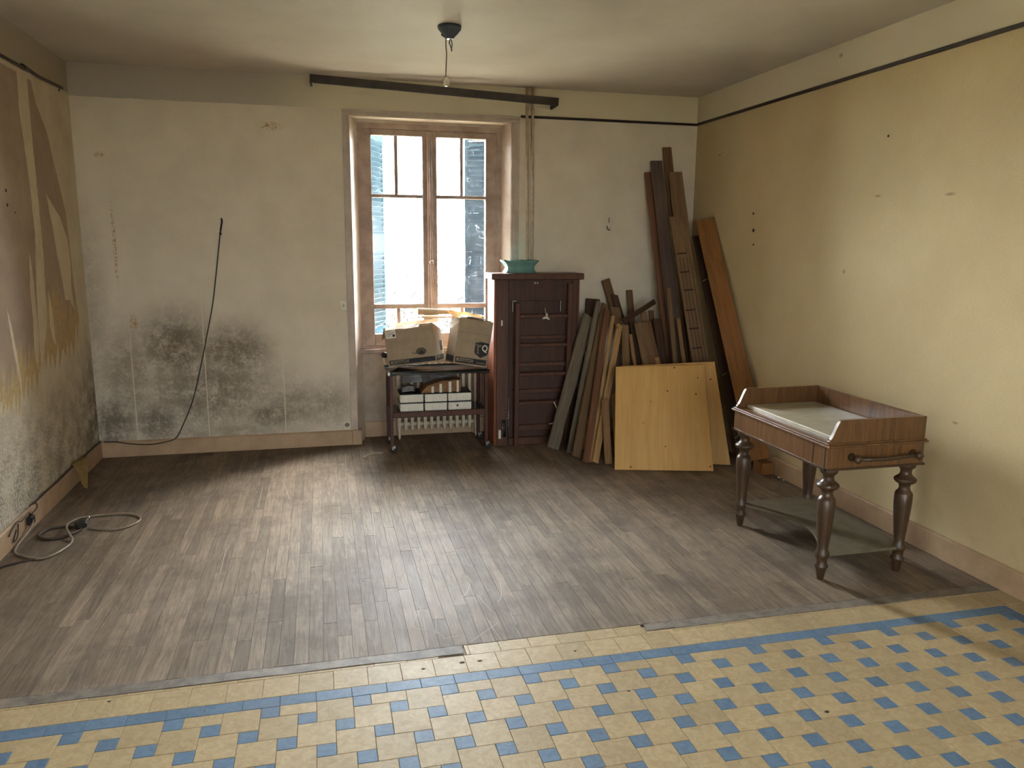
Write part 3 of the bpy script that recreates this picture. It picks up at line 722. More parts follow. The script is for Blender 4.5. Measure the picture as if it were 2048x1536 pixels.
# ---- floor cable loop with plug and junction
o0 = fl(172, 1054)
fc = thing('floor_cable', 'grey flexible cable looped on the parquet by the torn wall', 'cable', o0)
zz = .008
P = [Vector((.045, -1.62, .075)), Vector((.05, -1.69, .045))] + [fl(px, py, zz) for px, py in ((30, 1100), (48, 1112), (80, 1117), (110, 1108), (136, 1092), (145, 1080))] + [fl(140, 1070, .022), fl(133, 1054, .026), fl(140, 1045, .018)] + [fl(px, py, zz) for px, py in ((160, 1036), (200, 1030), (245, 1027), (270, 1029), (281, 1038), (268, 1048), (240, 1057), (205, 1058), (178, 1055))]
MB().tube([p - o0 for p in smooth_path(P, 7)], .0062, 9).build('cord', 'cable_grey', fc)
P = [fl(px, py, zz) for px, py in ((165, 1056), (135, 1053), (100, 1058), (80, 1068), (80, 1075), (100, 1078), (130, 1073), (152, 1064), (163, 1059))]
MB().tube([p - o0 for p in smooth_path(P, 6)], .007, 9).build('cord', 'cable_dark', fc)
box(-.035, -.02, 0, .025, .03, .035, .008).build('plug', 'black_plastic', fc, (-.02, .0, 0), (0, 0, .5))
MB().tube([(0, .01, .03), (.015, .03, .055)], .006, 6).build('plug_pin', 'steel', fc)
tag(MB().tube(smooth_path([Vector((.03, -2.6, .006)), Vector((.03, -2.2, .006)), fl(40, 1124, .006), fl(90, 1115, .006)], 6), .005, 7).build('floor_wire', 'cable_dark'), 'thin dark wire lying on the parquet beneath the grey cable', 'cable')
jb = thing('wall_plug', 'black plug with loose wires on the baseboard under the torn wallpaper', 'plug', (.02, -1.62, .07))
box(0, -.03, -.02, .03, .03, .03, .006).build('plug_body', 'black_plastic', jb)
for Q in ([(.01, 0, .03), (.03, -.06, .07), (.02, -.14, .05), (.01, -.2, .06), (.006, -.3, .02)], [(.01, .02, .03), (.035, .05, .06), (.02, .08, .08), (.0, .04, .075)], [(.006, -.16, .04), (.01, -.2, -.02), (.006, -.25, -.03), (.008, -.2, .02)]):
    MB().tube(smooth_path(Q, 6), .004, 6).build('loose_wire', 'cable_dark', jb)
# ---- peeled strip of paper over the baseboard
pl = MB(); path = [Vector(p) for p in ((.012, -.62, .145), (.035, -.68, .150), (.06, -.73, .135), (.085, -.78, .09), (.10, -.81, .035), (.115, -.825, .004))]
path = smooth_path(path, 4); n = len(path)
prev = None
for i, p in enumerate(path):
    t_ = i / (n - 1); wd = .085 * (1 - t_) ** .8 + .003; a, b = pl.bm.verts.new(p + Vector((.55, .75, .25)) * wd), pl.bm.verts.new(p - Vector((.35, .75, -.05)) * wd)
    if prev: f = pl.bm.faces.new([prev[0], prev[1], b, a]); f.smooth = True
    prev = (a, b)
bmesh.ops.solidify(pl.bm, geom=list(pl.bm.faces), thickness=.0012)
tag(pl.build('peeled_paper', 'peeled_strip'), 'curled strip of yellowed paper peeling over the baseboard', 'wallpaper')
# ---- twine on the floor below the window, wall hook and hole
tag(MB().tube(smooth_path([fl(px, py, .004) for px, py in ((735, 914), (727, 914), (733, 911), (745, 907), (758, 906), (766, 905))], 5), .003, 6).build('twine_scrap', 'twine'), 'short scrap of pale twine on the floor below the window', 'string')
hk = thing('wall_hook', 'broken plaster spot with a small dark hook on the wall above the boards', 'hook', bk(1217, 452))
MB().lathe([(.018, 0), (.022, .002), (.012, .003)], n=11, mx=Matrix.Rotation(math.pi / 2, 4, 'X')).build('plaster_patch', 'ivory_plastic', hk)
MB().tube(smooth_path([(-.012, -.003, .0), (-.014, -.006, -.02), (0, -.007, -.034), (.014, -.006, -.03)], 5), .004, 6).build('hook', 'spot_dark', hk)
MB().tube(smooth_path([(0, -.004, .03), (.002, -.005, .07)], 3), .003, 5).build('nail', 'spot_dark', hk)

# ---- ceiling rose with hanging wires
o0 = at(899, 52, 2, H)
cr = thing('ceiling_rose', 'blue-grey ceiling rose with a hook and dangling lamp wire', 'ceiling rose', o0)
MB().lathe([(.018, -.072), (.022, -.068), (.045, -.045), (.068, -.018), (.070, 0)], n=24).build('canopy', 'rose_metal', cr)
MB().tube(smooth_path([(-.02, 0, -.06), (-.022, 0, -.10), (-.018, .004, -.16), (-.022, 0, -.24), (-.024, 0, -.285)], 5), .0035, 6).build('lamp_wire', 'cable_grey', cr)
lp = MB().lathe([(.006, -.335), (.018, -.325), (.020, -.305), (.012, -.288), (.004, -.282)], (-.02, 0, 0), 12).build('wire_connector', 'ivory_plastic', cr)
MB().tube(smooth_path([(.004, 0, -.07), (-.002, 0, -.09), (.004, 0, -.108), (.010, 0, -.12), (.014, 0, -.105), (.012, 0, -.085), (.009, 0, -.07)], 4), .003, 6).build('hook', 'rose_metal', cr)
MB().tube([(.010, 0, -.118), (.012, 0, -.140)], .004, 6).build('hook_tip', 'rose_metal', cr)
MB().tube([(-.024, 0, -.066), (-.05, -.01, -.052)], .004, 6).build('terminal_screw', 'rose_metal', cr)

# ---- radiator in the niche
rd = thing('radiator', 'beige cast-iron column radiator in the niche behind the trolley', 'radiator', (2.309, .13, 0))
def section(leg):
    m = MB(); z0 = .0 if leg else .07
    for y in (-.055, 0, .055):
        m.lathe([(.006, z0 if leg and y else .075), (.011, z0 + .02 if leg and y else .085), (.0125, .12), (.0125, .60), (.010, .63), (.005, .64)], (0, y, 0), 8)
    m.box(-.0125, -.062, .10, .0125, -.040, .60); m.box(-.009, -.05, .09, .009, .06, .62)
    return m.mesh('radiator_section', 'radiator_paint')
s0, s1 = section(False), section(True)
for i in range(13): link('radiator_section', s1 if i in (0, 12) else s0, rd, (i * .0552, 0, 0))
hub = MB().lathe([(.017, -.028), (.020, -.02), (.020, .02), (.017, .028)], n=10, mx=Matrix.Rotation(math.pi / 2, 4, 'Y')).mesh('hub', 'radiator_paint')
for i in range(12):
    for z in (.12, .60): link('hub', hub, rd, (i * .0552 + .0276, 0, z))
vk = MB().lathe([(.006, 0), (.006, .03), (.024, .032), (.026, .046), (.021, .050), (.004, .058)], n=14, mx=Matrix.Translation((-.116, -.062, .740)) @ Matrix.Rotation(math.pi / 2, 4, 'X')).build('valve_knob', 'black_plastic', rd)
MB().tube(smooth_path([(-.116, -.07, .740), (-.12, -.06, .68), (-.07, 0, .61), (-.03, 0, .60), (0, 0, .60)], 4), .010, 8).build('valve_pipe', 'radiator_paint', rd)

# ---- trolley
TX0, TX1, TY0, TY1 = 2.195, 2.985, -.365, -.02
tl = thing('serving_trolley', 'two-tier wooden serving trolley on castors with a black glass top', 'trolley', (2.59, -.19, 0))
def tb(x0, y0, z0, x1, y1, z1, bev=.004): return box(x0 - 2.59, y0 + .19, z0, x1 - 2.59, y1 + .19, z1, bev)
for x in (TX0, TX1 - .026):
    for y in (TY0, TY1 - .026):
        sgn = -1 if x == TX0 else 1
        m = MB(); a = [(x, y, .63), (x + .026, y, .63), (x + .026, y, .13), (x + .026 + .0, y, .055), (x, y, .055)]
        m.prism([Vector(p) - Vector((2.59, -.19, 0)) for p in a], (0, .026, 0)).bevel(.003).build('leg', 'trolley_wood', tl)
        cx, cy = x + .013 + .012, y + .013
        c = MB().lathe([(.008, -.012), (.020, -.011), (.023, -.006), (.023, .006), (.020, .011), (.008, .012)], n=16, mx=Matrix.Translation((cx - 2.59, cy + .19, .0235)) @ Matrix.Rotation(math.radians(70), 4, 'Z') @ Matrix.Rotation(math.pi / 2, 4, 'Y')).build('castor', 'rubber', tl)
        f = MB(); f.box(cx - 2.59 - .014, cy + .19 - .012, .03, cx - 2.59 + .014, cy + .19 - .006, .06); f.box(cx - 2.59 - .014, cy + .19 + .006, .03, cx - 2.59 + .014, cy + .19 + .012, .06); f.box(cx - 2.59 - .014, cy + .19 - .012, .056, cx - 2.59 + .014, cy + .19 + .012, .064)
        f.build('castor_fork', 'steel', c)
for x in (TX0 + .002, TX1 - .024):
    tb(x, TY0 + .02, .60, x + .022, TY1 - .02, .63).build('side_rail', 'trolley_wood', tl); tb(x, TY0 + .02, .285, x + .022, TY1 - .02, .335).build('side_rail', 'trolley_wood', tl)
    for yy in (-.28, -.19, -.10): tb(x + .006, yy - .006, .335, x + .016, yy + .006, .60, .002).build('side_spindle', 'trolley_wood', tl)
tb(TX0 + .02, TY0 - .004, .307, TX1 - .02, TY1, .325).build('lower_shelf', 'black_glass', tl)
tb(TX0 + .02, TY0 - .010, .290, TX1 - .02, TY0 + .012, .335).build('shelf_rail', 'trolley_wood', tl)
tb(TX0 - .012, TY0 - .018, .632, TX1 + .012, TY1 + .01, .652, .005).build('top_tray', 'black_glass', tl)
for yy in (TY0 - .018, TY1 + .0): tb(TX0 - .012, yy, .652, TX1 + .012, yy + .012, .662, .004).build('tray_rim', 'black_glass', tl)
tb(TX0 - .020, TY0 - .024, .628, TX0 + .012, TY0 + .02, .668, .008).build('tray_corner', 'steel', tl)

# ---- books on the lower shelf
BG = 'thick books on the lower trolley shelf'
xs = ((2.278, 2.467), (2.474, 2.658), (2.664, 2.856))
names = [['thick dark-covered book with white page edges, bottom row, below the crumpled grey bag end', 'thick dark-covered book with white page edges, middle of the bottom row', 'thick dark-covered book with an ink blot on its white page edges'],
         ['thick dark-covered book with white page edges, top row, under the crumpled grey bag', 'thick dark-covered book with white page edges, top row, under the taped brown parcel', 'thick dark-covered book with white page edges, top row, partly clear of the parcel']]
for row, z in enumerate((.3262, .3995)):
    for i, (a, b) in enumerate(xs):
        bo = thing('thick_book', names[row][i], 'book', ((a + b) / 2, -.31 + .008 * random.random(), z), (0, 0, random.uniform(-.015, .015)), BG); hw = (b - a) / 2; hh = .0725
        box(-hw + .002, -.028, .005, hw - .003, .215, hh - .006, .002).build('page_block', 'paper_white', bo)
        c = MB(); c.box(-hw, -.026, 0, hw, .22, .005); c.box(-hw, -.026, hh - .006, hw, .22, hh - .0005); c.box(hw - .004, -.026, .005, hw, .22, hh - .006)
        c.build('cover', 'book_cover', bo)
        if row == 0 and i == 2:
            MB().lathe([(.009, 0), (.007, .0008)], n=9, mx=Matrix.Translation((-.02, -.0282, .040)) @ Matrix.Rotation(math.pi / 2, 4, 'X')).build('ink_blot', 'carton_ink', bo)
# parcel and bag
pc = thing('brown_parcel', 'brown paper parcel with white paper bands on the top row of books', 'parcel', (2.645, -.22, .4715))
def crumple(m, amp, sc_, seed):
    bmesh.ops.subdivide_edges(m.bm, edges=list(m.bm.edges), cuts=5, use_grid_fill=True)
    for v in m.bm.verts: v.co += Vector(mnoise.noise_vector(v.co * sc_ + Vector((seed, 0, 0)))) * amp
    return m
m = MB(); m.prism([(-.20, -.10, 0), (.125, -.10, 0), (.125, -.10, .100), (-.05, -.10, .086), (-.14, -.10, .055)], (0, .12, 0))
crumple(m, .006, 22, 3).build('wrapping', 'kraft_paper', pc, (0, 0, .006))
for x, wd, h_ in ((-.105, .020, .056), (-.040, .020, .074), (.035, .022, .090), (.098, .016, .098)):
    box(x - wd / 2, -.112, .004, x + wd / 2, -.1055, h_).build('paper_band', 'paper_white', pc)
bgm = thing('crumpled_bag', 'crumpled dark grey plastic bag lying behind the brown parcel', 'bag', (2.52, -.12, .4715))
m = MB(); m.box(-.20, -.07, .02, .26, .10, .105); crumple(m, .022, 9, 11).build('bag_body', 'grey_bag', bgm, (0, .05, .03))
m = MB(); m.box(-.05, -.04, .0, .05, .04, .045); crumple(m, .012, 18, 2).build('bag_end', 'grey_bag', bgm, (-.17, -.13, .012))

# ---- cartons on the trolley
def text(body, size, parent, loc, rot, mat, sx=1.0, name='lettering'):
    cu = bpy.data.curves.new(name, 'FONT'); cu.body = body; cu.size = size; cu.extrude = .0004; cu.offset = size * .018; cu.align_x = 'LEFT'; cu.align_y = 'CENTER'
    t_o = bpy.data.objects.new('t', cu); COL.objects.link(t_o); bpy.context.view_layer.update()
    me = bpy.data.meshes.new_from_object(t_o.evaluated_get(bpy.context.evaluated_depsgraph_get())); bpy.data.objects.remove(t_o); me.name = name
    me.materials.clear(); me.materials.append(M[mat]); o = link(name, me, parent, loc, rot); o.scale = (sx, 1, 1); return o
PI2 = math.pi / 2
def carton(label, loc, rot, w_, d_, h_):
    c = thing('cardboard_carton', label, 'box', loc, rot, 'torn cartons on the trolley'); t_ = .004
    m = MB(); m.box(0, 0, 0, w_, d_, t_); m.box(0, 0, t_, w_, t_, h_); m.box(0, d_ - t_, t_, w_, d_, h_); m.box(0, t_, t_, t_, d_ - t_, h_); m.box(w_ - t_, t_, t_, w_, d_ - t_, h_)
    m.build('carton_walls', 'cardboard', c); return c
def rest(o, z):                       # let a tilted thing sit on what carries it
    bpy.context.view_layer.update()
    lo = min((c.matrix_world @ v.co).z for c in o.children_recursive if c.type == 'MESH' for v in c.data.vertices); o.location.z += z - lo
# left carton
c1 = carton('torn open cardboard carton with a white label resting against the window frame', (2.204, -.225, .700), (math.radians(-3), math.radians(-8), math.radians(-23)), .40, .25, .310)
box(.012, -.0008, .012, .393, .001, .050).build('printed_band', 'carton_ink', c1)
text('BOSTITCH', .034, c1, (.022, -.0012, .031), (PI2, 0, 0), 'cardboard', .95)
box(.27, -.0008, .023, .355, .0, .028).build('band_text_line', 'carton_ink_faint', c1)
box(.400, .012, .012, .4008, .24, .050).build('printed_band', 'carton_ink', c1)
text('BOSTITCH', .026, c1, (.4012, .03, .031), (PI2, 0, PI2), 'cardboard', .8)
box(.012, -.001, .225, .095, .0, .302).build('address_label', 'paper_white', c1)
for k_ in range(5): box(.02, -.0014, .288 - k_ * .011, .02 + (.05, .035, .062, .058, .03)[k_], -.0009, .291 - k_ * .011).build('label_print', 'carton_ink_faint', c1)
box(.068, -.0014, .236, .088, -.0009, .254).build('label_print', 'carton_ink', c1)
MB().prism([(.285 + .042 * math.cos(a * .2618), -.0006, .098 + .030 * math.sin(a * .2618)) for a in range(24)], (0, .001, 0)).build('printed_emblem', 'carton_ink_faint', c1)
text('T-RAIL', .030, c1, (.205, -.001, .088), (PI2, 0, 0), 'carton_ink_faint', .7)
MB().prism([(.262, -.0012, .085), (.285, -.0012, .105), (.310, -.0012, .085), (.310, -.0012, .078), (.262, -.0012, .078)], (0, .0006, 0)).build('printed_emblem', 'carton_ink', c1)
box(.4002, .15, .08, .401, .22, .16).build('printed_emblem', 'carton_ink', c1)
def flap(parent, hinge_a, hinge_b, out, length, mat='cardboard_inner', seed=1, name='flap'):
    rg = random.Random(seed); a, b, o_ = Vector(hinge_a), Vector(hinge_b), Vector(out).normalized(); n = 10; m = MB(); low = []; up = []
    for i in range(n + 1):
        p = a.lerp(b, i / n); low.append(m.bm.verts.new(p)); up.append(m.bm.verts.new(p + o_ * length * rg.uniform(.72, 1.05)))
    for i in range(n): m.bm.faces.new([low[i], low[i + 1], up[i + 1], up[i]])
    bmesh.ops.solidify(m.bm, geom=list(m.bm.faces), thickness=.004)
    return m.build(name, mat, parent)
flap(c1, (.02, 0, .31), (.30, 0, .31), (0, -.6, -.28), .05, 'cardboard', 4)
flap(c1, (.40, .01, .31), (.40, .24, .31), (.7, -.1, -.6), .10, 'cardboard_inner', 5)
flap(c1, (0, .01, .31), (0, .24, .31), (-.35, 0, -.9), .10, 'cardboard', 6)
flap(c1, (.02, .25, .31), (.38, .25, .31), (0, .5, .35), .06, 'cardboard_inner', 7)
for k_, (mt, z, x0, x1, rz) in enumerate((('wood_mid', .285, .08, .36, .05), ('cardboard_inner', .300, .10, .40, -.06), ('grey_bag', .305, .0, .13, .3), ('pine_pale', .312, .14, .36, .02))):
    m = MB(); m.box(x0, .02, 0, x1 - .01, .17, .010); crumple(m, .010, 14, k_ * 3).build('packing_scrap', mt, c1, (0, 0, z - .01), (0, 0, rz))
# right carton, tipped
c2 = carton('taller open cardboard carton leaning against the dark cabinet', (2.692, -.425, .690), (math.radians(-3), math.radians(10), math.radians(6)), .280, .235, .365)
box(.010, -.0008, .012, .270, .001, .058).build('printed_band', 'carton_ink', c2)
text('BOSTITCH', .036, c2, (.018, -.0012, .036), (PI2, 0, 0), 'cardboard', .82)
box(.19, -.0012, .026, .26, -.0006, .030).build('band_text_line', 'cardboard', c2)
box(.0, -.0008, .255, .280, .0, .2565).build('carton_crease', 'carton_ink_faint', c2)
MB().prism([(.158, -.001, .185), (.205, -.001, .198), (.272, -.001, .192), (.272, -.001, .110), (.262, -.001, .095), (.215, -.001, .070), (.165, -.001, .098), (.158, -.001, .112)], (0, .0012, 0)).build('printed_shield', 'carton_ink', c2)
text('Q', .070, c2, (.216, -.0016, .148), (PI2, 0, 0), 'paper_white', .85)
text('Cart', .028, c2, (.166, -.0016, .166), (PI2, 0, 0), 'cardboard', .8); text('S', .04, c2, (.176, -.0016, .136), (PI2, 0, 0), 'cardboard', .8); text('15', .026, c2, (.176, -.0016, .108), (PI2, 0, 0), 'cardboard', .8)
box(-.0008, .012, .012, .0, .225, .058).build('printed_band', 'carton_ink', c2)
flap(c2, (0, .005, .36), (0, .22, .365), (-.35, 0, .25), .075, 'cardboard_inner', 9); flap(c2, (.0, .005, .33), (.0, .10, .365), (-.5, -.25, -.45), .10, 'paper_white', 14)
flap(c2, (.0, .235, .36), (.26, .235, .36), (0, .2, .8), .06, 'cardboard_inner', 10)
for k_, (mt, z, x0, x1, rz) in enumerate((('pine_pale', .345, .03, .27, .05), ('cardboard_inner', .360, .02, .25, -.05), ('wood_mid', .372, .06, .30, .04), ('paper_white', .384, .09, .24, .1))):
    box(x0, .01, 0, min(x1, .268), .215, .008, .002).build('packing_board', mt, c2, (0, 0, z), (0, math.radians(2), rz))
rest(c1, .664); rest(c2, .664)
# loose cardboard lying across both cartons
o0 = bk(870, 622, .03)
rl = thing('cardboard_roll', 'rolled sheet of brown cardboard lying on the cartons below the window', 'cardboard', o0)
MB().tube([(-.145, 0, .004), (.16, 0, -.004)], .030, 14, taper=.6).build('roll', 'cardboard', rl, (0, 0, -.005))
tag(box(-.20, -.06, -.006, .32, .06, .006, .002).build('cardboard_sheet', 'cardboard_inner', None, bk(890, 633, .03), (0, 0, math.radians(-4))), 'flat brown cardboard sheet under the cardboard roll', 'cardboard')

# ---- cabinet with folded-up bed frame
CX0, CX1, CY0, CY1 = 3.047, 3.768, -.300, -.052
ca = thing('bed_cabinet', 'tall dark mahogany cabinet with a fold-up bed, beside the window', 'cabinet', (3.41, -.16, 0))
def cb_(x0, y0, z0, x1, y1, z1, bev=.003): return box(x0 - 3.41, y0 + .16, z0, x1 - 3.41, y1 + .16, z1, bev)
cb_(CX0, CY0, 0, CX0 + .022, CY1, 1.37).build('side_panel', 'mahogany_lit', ca); cb_(CX1 - .022, CY0, 0, CX1, CY1, 1.37).build('side_panel', 'mahogany', ca)
cb_(CX0 + .022, CY1 - .012, .0, CX1 - .022, CY1, 1.37).build('back_panel', 'mahogany_panel', ca)
cb_(CX0 - .025, CY0 - .020, 1.37, CX1 + .032, CY1 + .008, 1.420, .005).build('top_board', 'mahogany', ca)
cb_(CX0 + .022, CY0 - .004, .0, CX0 + .120, CY0 + .016, 1.37).build('stile', 'mahogany', ca); cb_(CX1 - .062, CY0 - .004, .0, CX1 - .022, CY0 + .016, 1.37).build('stile', 'mahogany', ca)
cb_(CX0 + .12, CY0 + .03, .04, CX1 - .062, CY0 + .045, 1.37).build('front_panel', 'mahogany_panel', ca)
cb_(CX0 + .12, CY0 - .004, 1.20, CX1 - .062, CY0 + .016, 1.37, .002).build('head_rail', 'mahogany_panel', ca)
for z, hh in ((.14, .05), (.45, .035), (.675, .035), (.90, .03)): cb_(CX0 + .17, CY0 + .005, z - hh / 2, CX1 - .10, CY0 + .031, z + hh / 2).build('cross_rail', 'mahogany', ca)
cb_(CX0 + .12, CY0 - .002, .0, CX1 - .062, CY0 + .03, .06).build('plinth', 'mahogany', ca)
MB().lathe([(.010, 0), (.012, .002), (.006, .004)], n=12, mx=Matrix.Translation((3.385 - 3.41, CY0 + .16 - .004, 1.345)) @ Matrix.Rotation(PI2, 4, 'X')).build('keyhole', 'steel', ca)
MB().lathe([(.006, 0), (.007, .008)], n=10, mx=Matrix.Translation((3.405 - 3.41, CY0 + .16 - .004, 1.345)) @ Matrix.Rotation(PI2, 4, 'X')).build('key', 'steel', ca)
cb_(3.105, CY0 - .007, 1.000, 3.118, CY0 - .003, 1.045, .001).build('catch_plate', 'ivory_plastic', ca)
cb_(3.088, CY0 - .007, .06, 3.108, CY0 - .003, .135, .001).build('hinge_plate', 'ivory_plastic', ca)
st = MB().tube([(3.135 - 3.41, CY0 + .16 - .022, .08), (3.128 - 3.41, CY0 + .16 - .022, .22)], .014, 10).build('gas_strut', 'black_plastic', ca)
MB().tube([(3.118 - 3.41, CY0 + .16 - .036, .09), (3.114 - 3.41, CY0 + .16 - .036, .21)], .004, 6).build('strut_clip', 'steel', st)
MB().tube([(3.166 - 3.41, CY0 + .16 - .02, .015), (3.168 - 3.41, CY0 + .16 - .02, .42)], .005, 8).build('strut_rod', 'steel', ca)
MB().tube([(3.150 - 3.41, CY0 + .16 - .02, .24), (3.168 - 3.41, CY0 + .16 - .02, .23)], .007, 8).build('strut_joint', 'steel', ca)
for z in (.285, .32): MB().lathe([(.007, 0), (.004, .006)], n=8, mx=Matrix.Translation((3.152 - 3.41, CY0 + .16 - .004, z)) @ Matrix.Rotation(PI2, 4, 'X')).build('screw', 'steel', ca)
for x in (3.196, 3.60): cb_(x, CY0 - .008, 1.11, x + .008, CY0 - .002, 1.20, .001).build('metal_stay', 'steel', ca)
cb_(3.196, CY0 - .008, 1.195, 3.23, CY0 - .002, 1.203, .001).build('metal_stay', 'steel', ca)
# ladder leaning on the cabinet
ld = thing('bed_ladder', 'dark red-brown wooden ladder leaning on the front of the mahogany cabinet', 'ladder', (3.44, -.345, 0), (math.radians(1.2), 0, 0))
for x0, z0, z1 in ((-.232, .0, 1.19), (.205, .0, 1.345)): box(x0, -.018, z0, x0 + .036, .012, z1, .004).build('side_rail', 'mahogany', ld)
for z in (.365, .605, .845, 1.082): box(-.197, -.014, z - .014, .206, .010, z + .014, .004).build('rung', 'mahogany', ld)
tie = MB().lathe([(.0, -.008), (.010, -.006), (.010, .006), (.0, .008)], n=10, mx=Matrix.Translation((.018, -.028, 1.075)) @ Matrix.Rotation(PI2, 4, 'X')).build('wing_nut', 'white_plastic', ld)
for a in (.15, 2.2, 4.35): MB().lathe([(.003, 0), (.010, .010), (.010, .026), (.004, .034)], n=8, mx=Matrix.Translation((.018, -.028, 1.075)) @ Matrix.Rotation(a, 4, 'Y') ).build('wing', 'white_plastic', tie)
MB().tube([(.018, -.03, 1.08), (.002, -.034, 1.15)], .005, 6).build('wing_bolt', 'cable_grey', tie)
MB().tube(smooth_path([(.10, -.03, .37), (.125, -.034, .31), (.128, -.03, .26), (.11, -.034, .20), (.06, -.03, .185)], 5), .005, 6).build('plastic_tie', 'white_plastic', ld)
# ---- green planter
pb = thing('ceramic_planter', 'pale green glazed planter with scalloped rim on the dark cabinet', 'planter', (3.287, -.17, 1.420))
m = MB(); rings = []; n = 48
for z, s_, wav in ((0, .90, 0), (.012, .93, 0), (.020, .86, 0), (.045, .80, 0), (.070, .90, 0), (.092, 1.05, .004), (.100, 1.08, .008), (.094, 1.02, .007), (.07, .84, 0), (.03, .74, 0)):
    ring = []
    for i in range(n):
        a = 6.28318 * i / n; ca_, sa = math.cos(a), math.sin(a); e = .28
        x = math.copysign(abs(ca_) ** e, ca_) * .139 * s_; y = math.copysign(abs(sa) ** e, sa) * .085 * s_
        ring.append(m.bm.verts.new((x, y, z + wav * math.sin(a * 11))))
    rings.append(ring)
for a, b in zip(rings, rings[1:]):
    for i in range(n): f = m.bm.faces.new([a[i], a[(i + 1) % n], b[(i + 1) % n], b[i]]); f.smooth = True
m.bm.faces.new(rings[0][::-1]); m.bm.faces.new(rings[-1]); m.build('bowl', 'ceramic_green', pb)

# ================================================================== TIMBER IN THE CORNER
BGRP = 'old boards leaning in the corner'
def plank_mesh(wd, th, L, mat, wav=0.0, cut=0.0, seed=0, taper=1.0):
    rg = random.Random(seed); m = MB(); n = max(2, int(L / .12)) if wav else 1; rings = []
    for k in range(n + 1):
        z = L * k / n; j0, j1 = (rg.uniform(-wav, wav), rg.uniform(-wav, wav)) if wav else (0, 0); wk = wd * (1 - (1 - taper) * k / n)
        c = cut if k == n else 0
        rings.append([m.bm.verts.new(p) for p in ((-wk / 2 + j0, 0, z - c), (wk / 2 + j1, 0, z + c), (wk / 2 + j1, th, z + c), (-wk / 2 + j0, th, z - c))])
    for a, b in zip(rings, rings[1:]):
        for i in range(4): m.bm.faces.new([a[i], a[(i + 1) % 4], b[(i + 1) % 4], b[i]])
    m.bm.faces.new(rings[0][::-1]); m.bm.faces.new(rings[-1])
    bmesh.ops.bevel(m.bm, geom=list(m.bm.edges), offset=min(.0025, th * .15), segments=1, affect='EDGES', clamp_overlap=True)
    return m.mesh('board', mat)
def lean(pb_, pt_, yaw=0.0):
    pb_, pt_ = Vector(pb_), Vector(pt_); Zx = (pt_ - pb_).normalized(); nrm = Vector((math.sin(yaw), -math.cos(yaw), 0)); nrm = (nrm - Zx * nrm.dot(Zx)).normalized()
    Yx = -nrm; Xx = Yx.cross(Zx).normalized()
    return Matrix.Translation(pb_) @ Matrix((Xx, Yx, Zx)).transposed().to_4x4(), (pt_ - pb_).length
def board(name, label, pb_, pt_, wd, th, mat, yaw=0.0, wav=0.0, cut=0.0, taper=1.0, group=BGRP, ground=True):
    mx, L = lean(pb_, pt_, yaw); me = plank_mesh(wd, th, L, mat, wav, cut, sum(map(ord, label)) % 997, taper)
    if ground: mx = Matrix.Translation((0, 0, .001 - min((mx @ v.co).z for v in me.vertices))) @ mx
    my = max((mx @ v.co).y for v in me.vertices); xx = max((mx @ v.co).x for v in me.vertices)
    mx = Matrix.Translation((min(0, W - .003 - xx), min(0, -.003 - my), 0)) @ mx
    o = tag(link(name, me), label, 'board', group); o.matrix_world = mx; return o
# leaning fan beside the cabinet
def foot(t_, p_, Yb):                  # follow a board's line in the picture down to the floor at depth Yb
    lo, hi = 0.0, 60.0
    for _ in range(60):
        mid = (lo + hi) / 2; y_ = t_[1] + (p_[1] - t_[1]) * mid; x_ = t_[0] + (p_[0] - t_[0]) * mid
        if y_ < 700 or fl(x_, y_).y > Yb: lo = mid
        else: hi = mid
    return fl(x_, y_)
def bd(name, label, t_, p_, Yb, Yt, wd, th, mat, wav=0.0, cut=0.0, yaw=0.0): return board(name, label, foot(t_, p_, Yb), bk(t_[0], t_[1], Yt), wd, th, mat, yaw, wav, cut)
board('wooden_board', 'wide grey weathered board with wavy edge beside the cabinet', fl(1106, 903), bk(1179, 637, -.33), .098, .028, 'grey_weathered', .15, .005, -.012)
board('wooden_post', 'dark post standing behind the wide grey board', Vector((3.885, -.24, 0)), bk(1187, 600, -.06), .115, .035, 'wood_dark', .0, .003)
board('wooden_lath', 'narrow grey lath between the wide grey board and a brown plank', fl(1139, 908), bk(1198, 604, -.40), .040, .022, 'grey_weathered', .15, .001)
board('wooden_plank', 'brown plank with a pale sawn top in the leaning fan', fl(1154, 919), bk(1211, 612, -.36), .078, .024, 'wood_mid', .2, .001, 0, .72)
board('wooden_plank', 'short pale pine plank standing behind the brown fan planks', fl(1162, 901), bk(1180, 706, -.40), .080, .018, 'pine_pale', .1)
board('wooden_plank', 'reddish rough-sawn plank in the leaning fan', fl(1174, 929), bk(1216, 622, -.41), .050, .026, 'wood_red', .25, .002)
board('wooden_lath', 'thin pale lath on edge beside the reddish plank', fl(1184, 926), bk(1228, 634, -.44), .024, .022, 'pine_pale', .3)
board('wooden_plank', 'pale knotty plank, outermost of the leaning fan', fl(1192, 929), bk(1241, 653, -.53), .052, .020, 'pine_pale', .3, .001)
board('wooden_offcut', 'short red-brown offcut standing between the fan and the yellow panel', fl(1218, 930), bk(1211, 800, -.88), .055, .020, 'pine_warm', .1, 0, .004)
board('wooden_lath', 'slim light strip standing close to the edge of the yellow panel', fl(1234, 916), bk(1228, 790, -.68), .028, .018, 'pine_pale', .1)
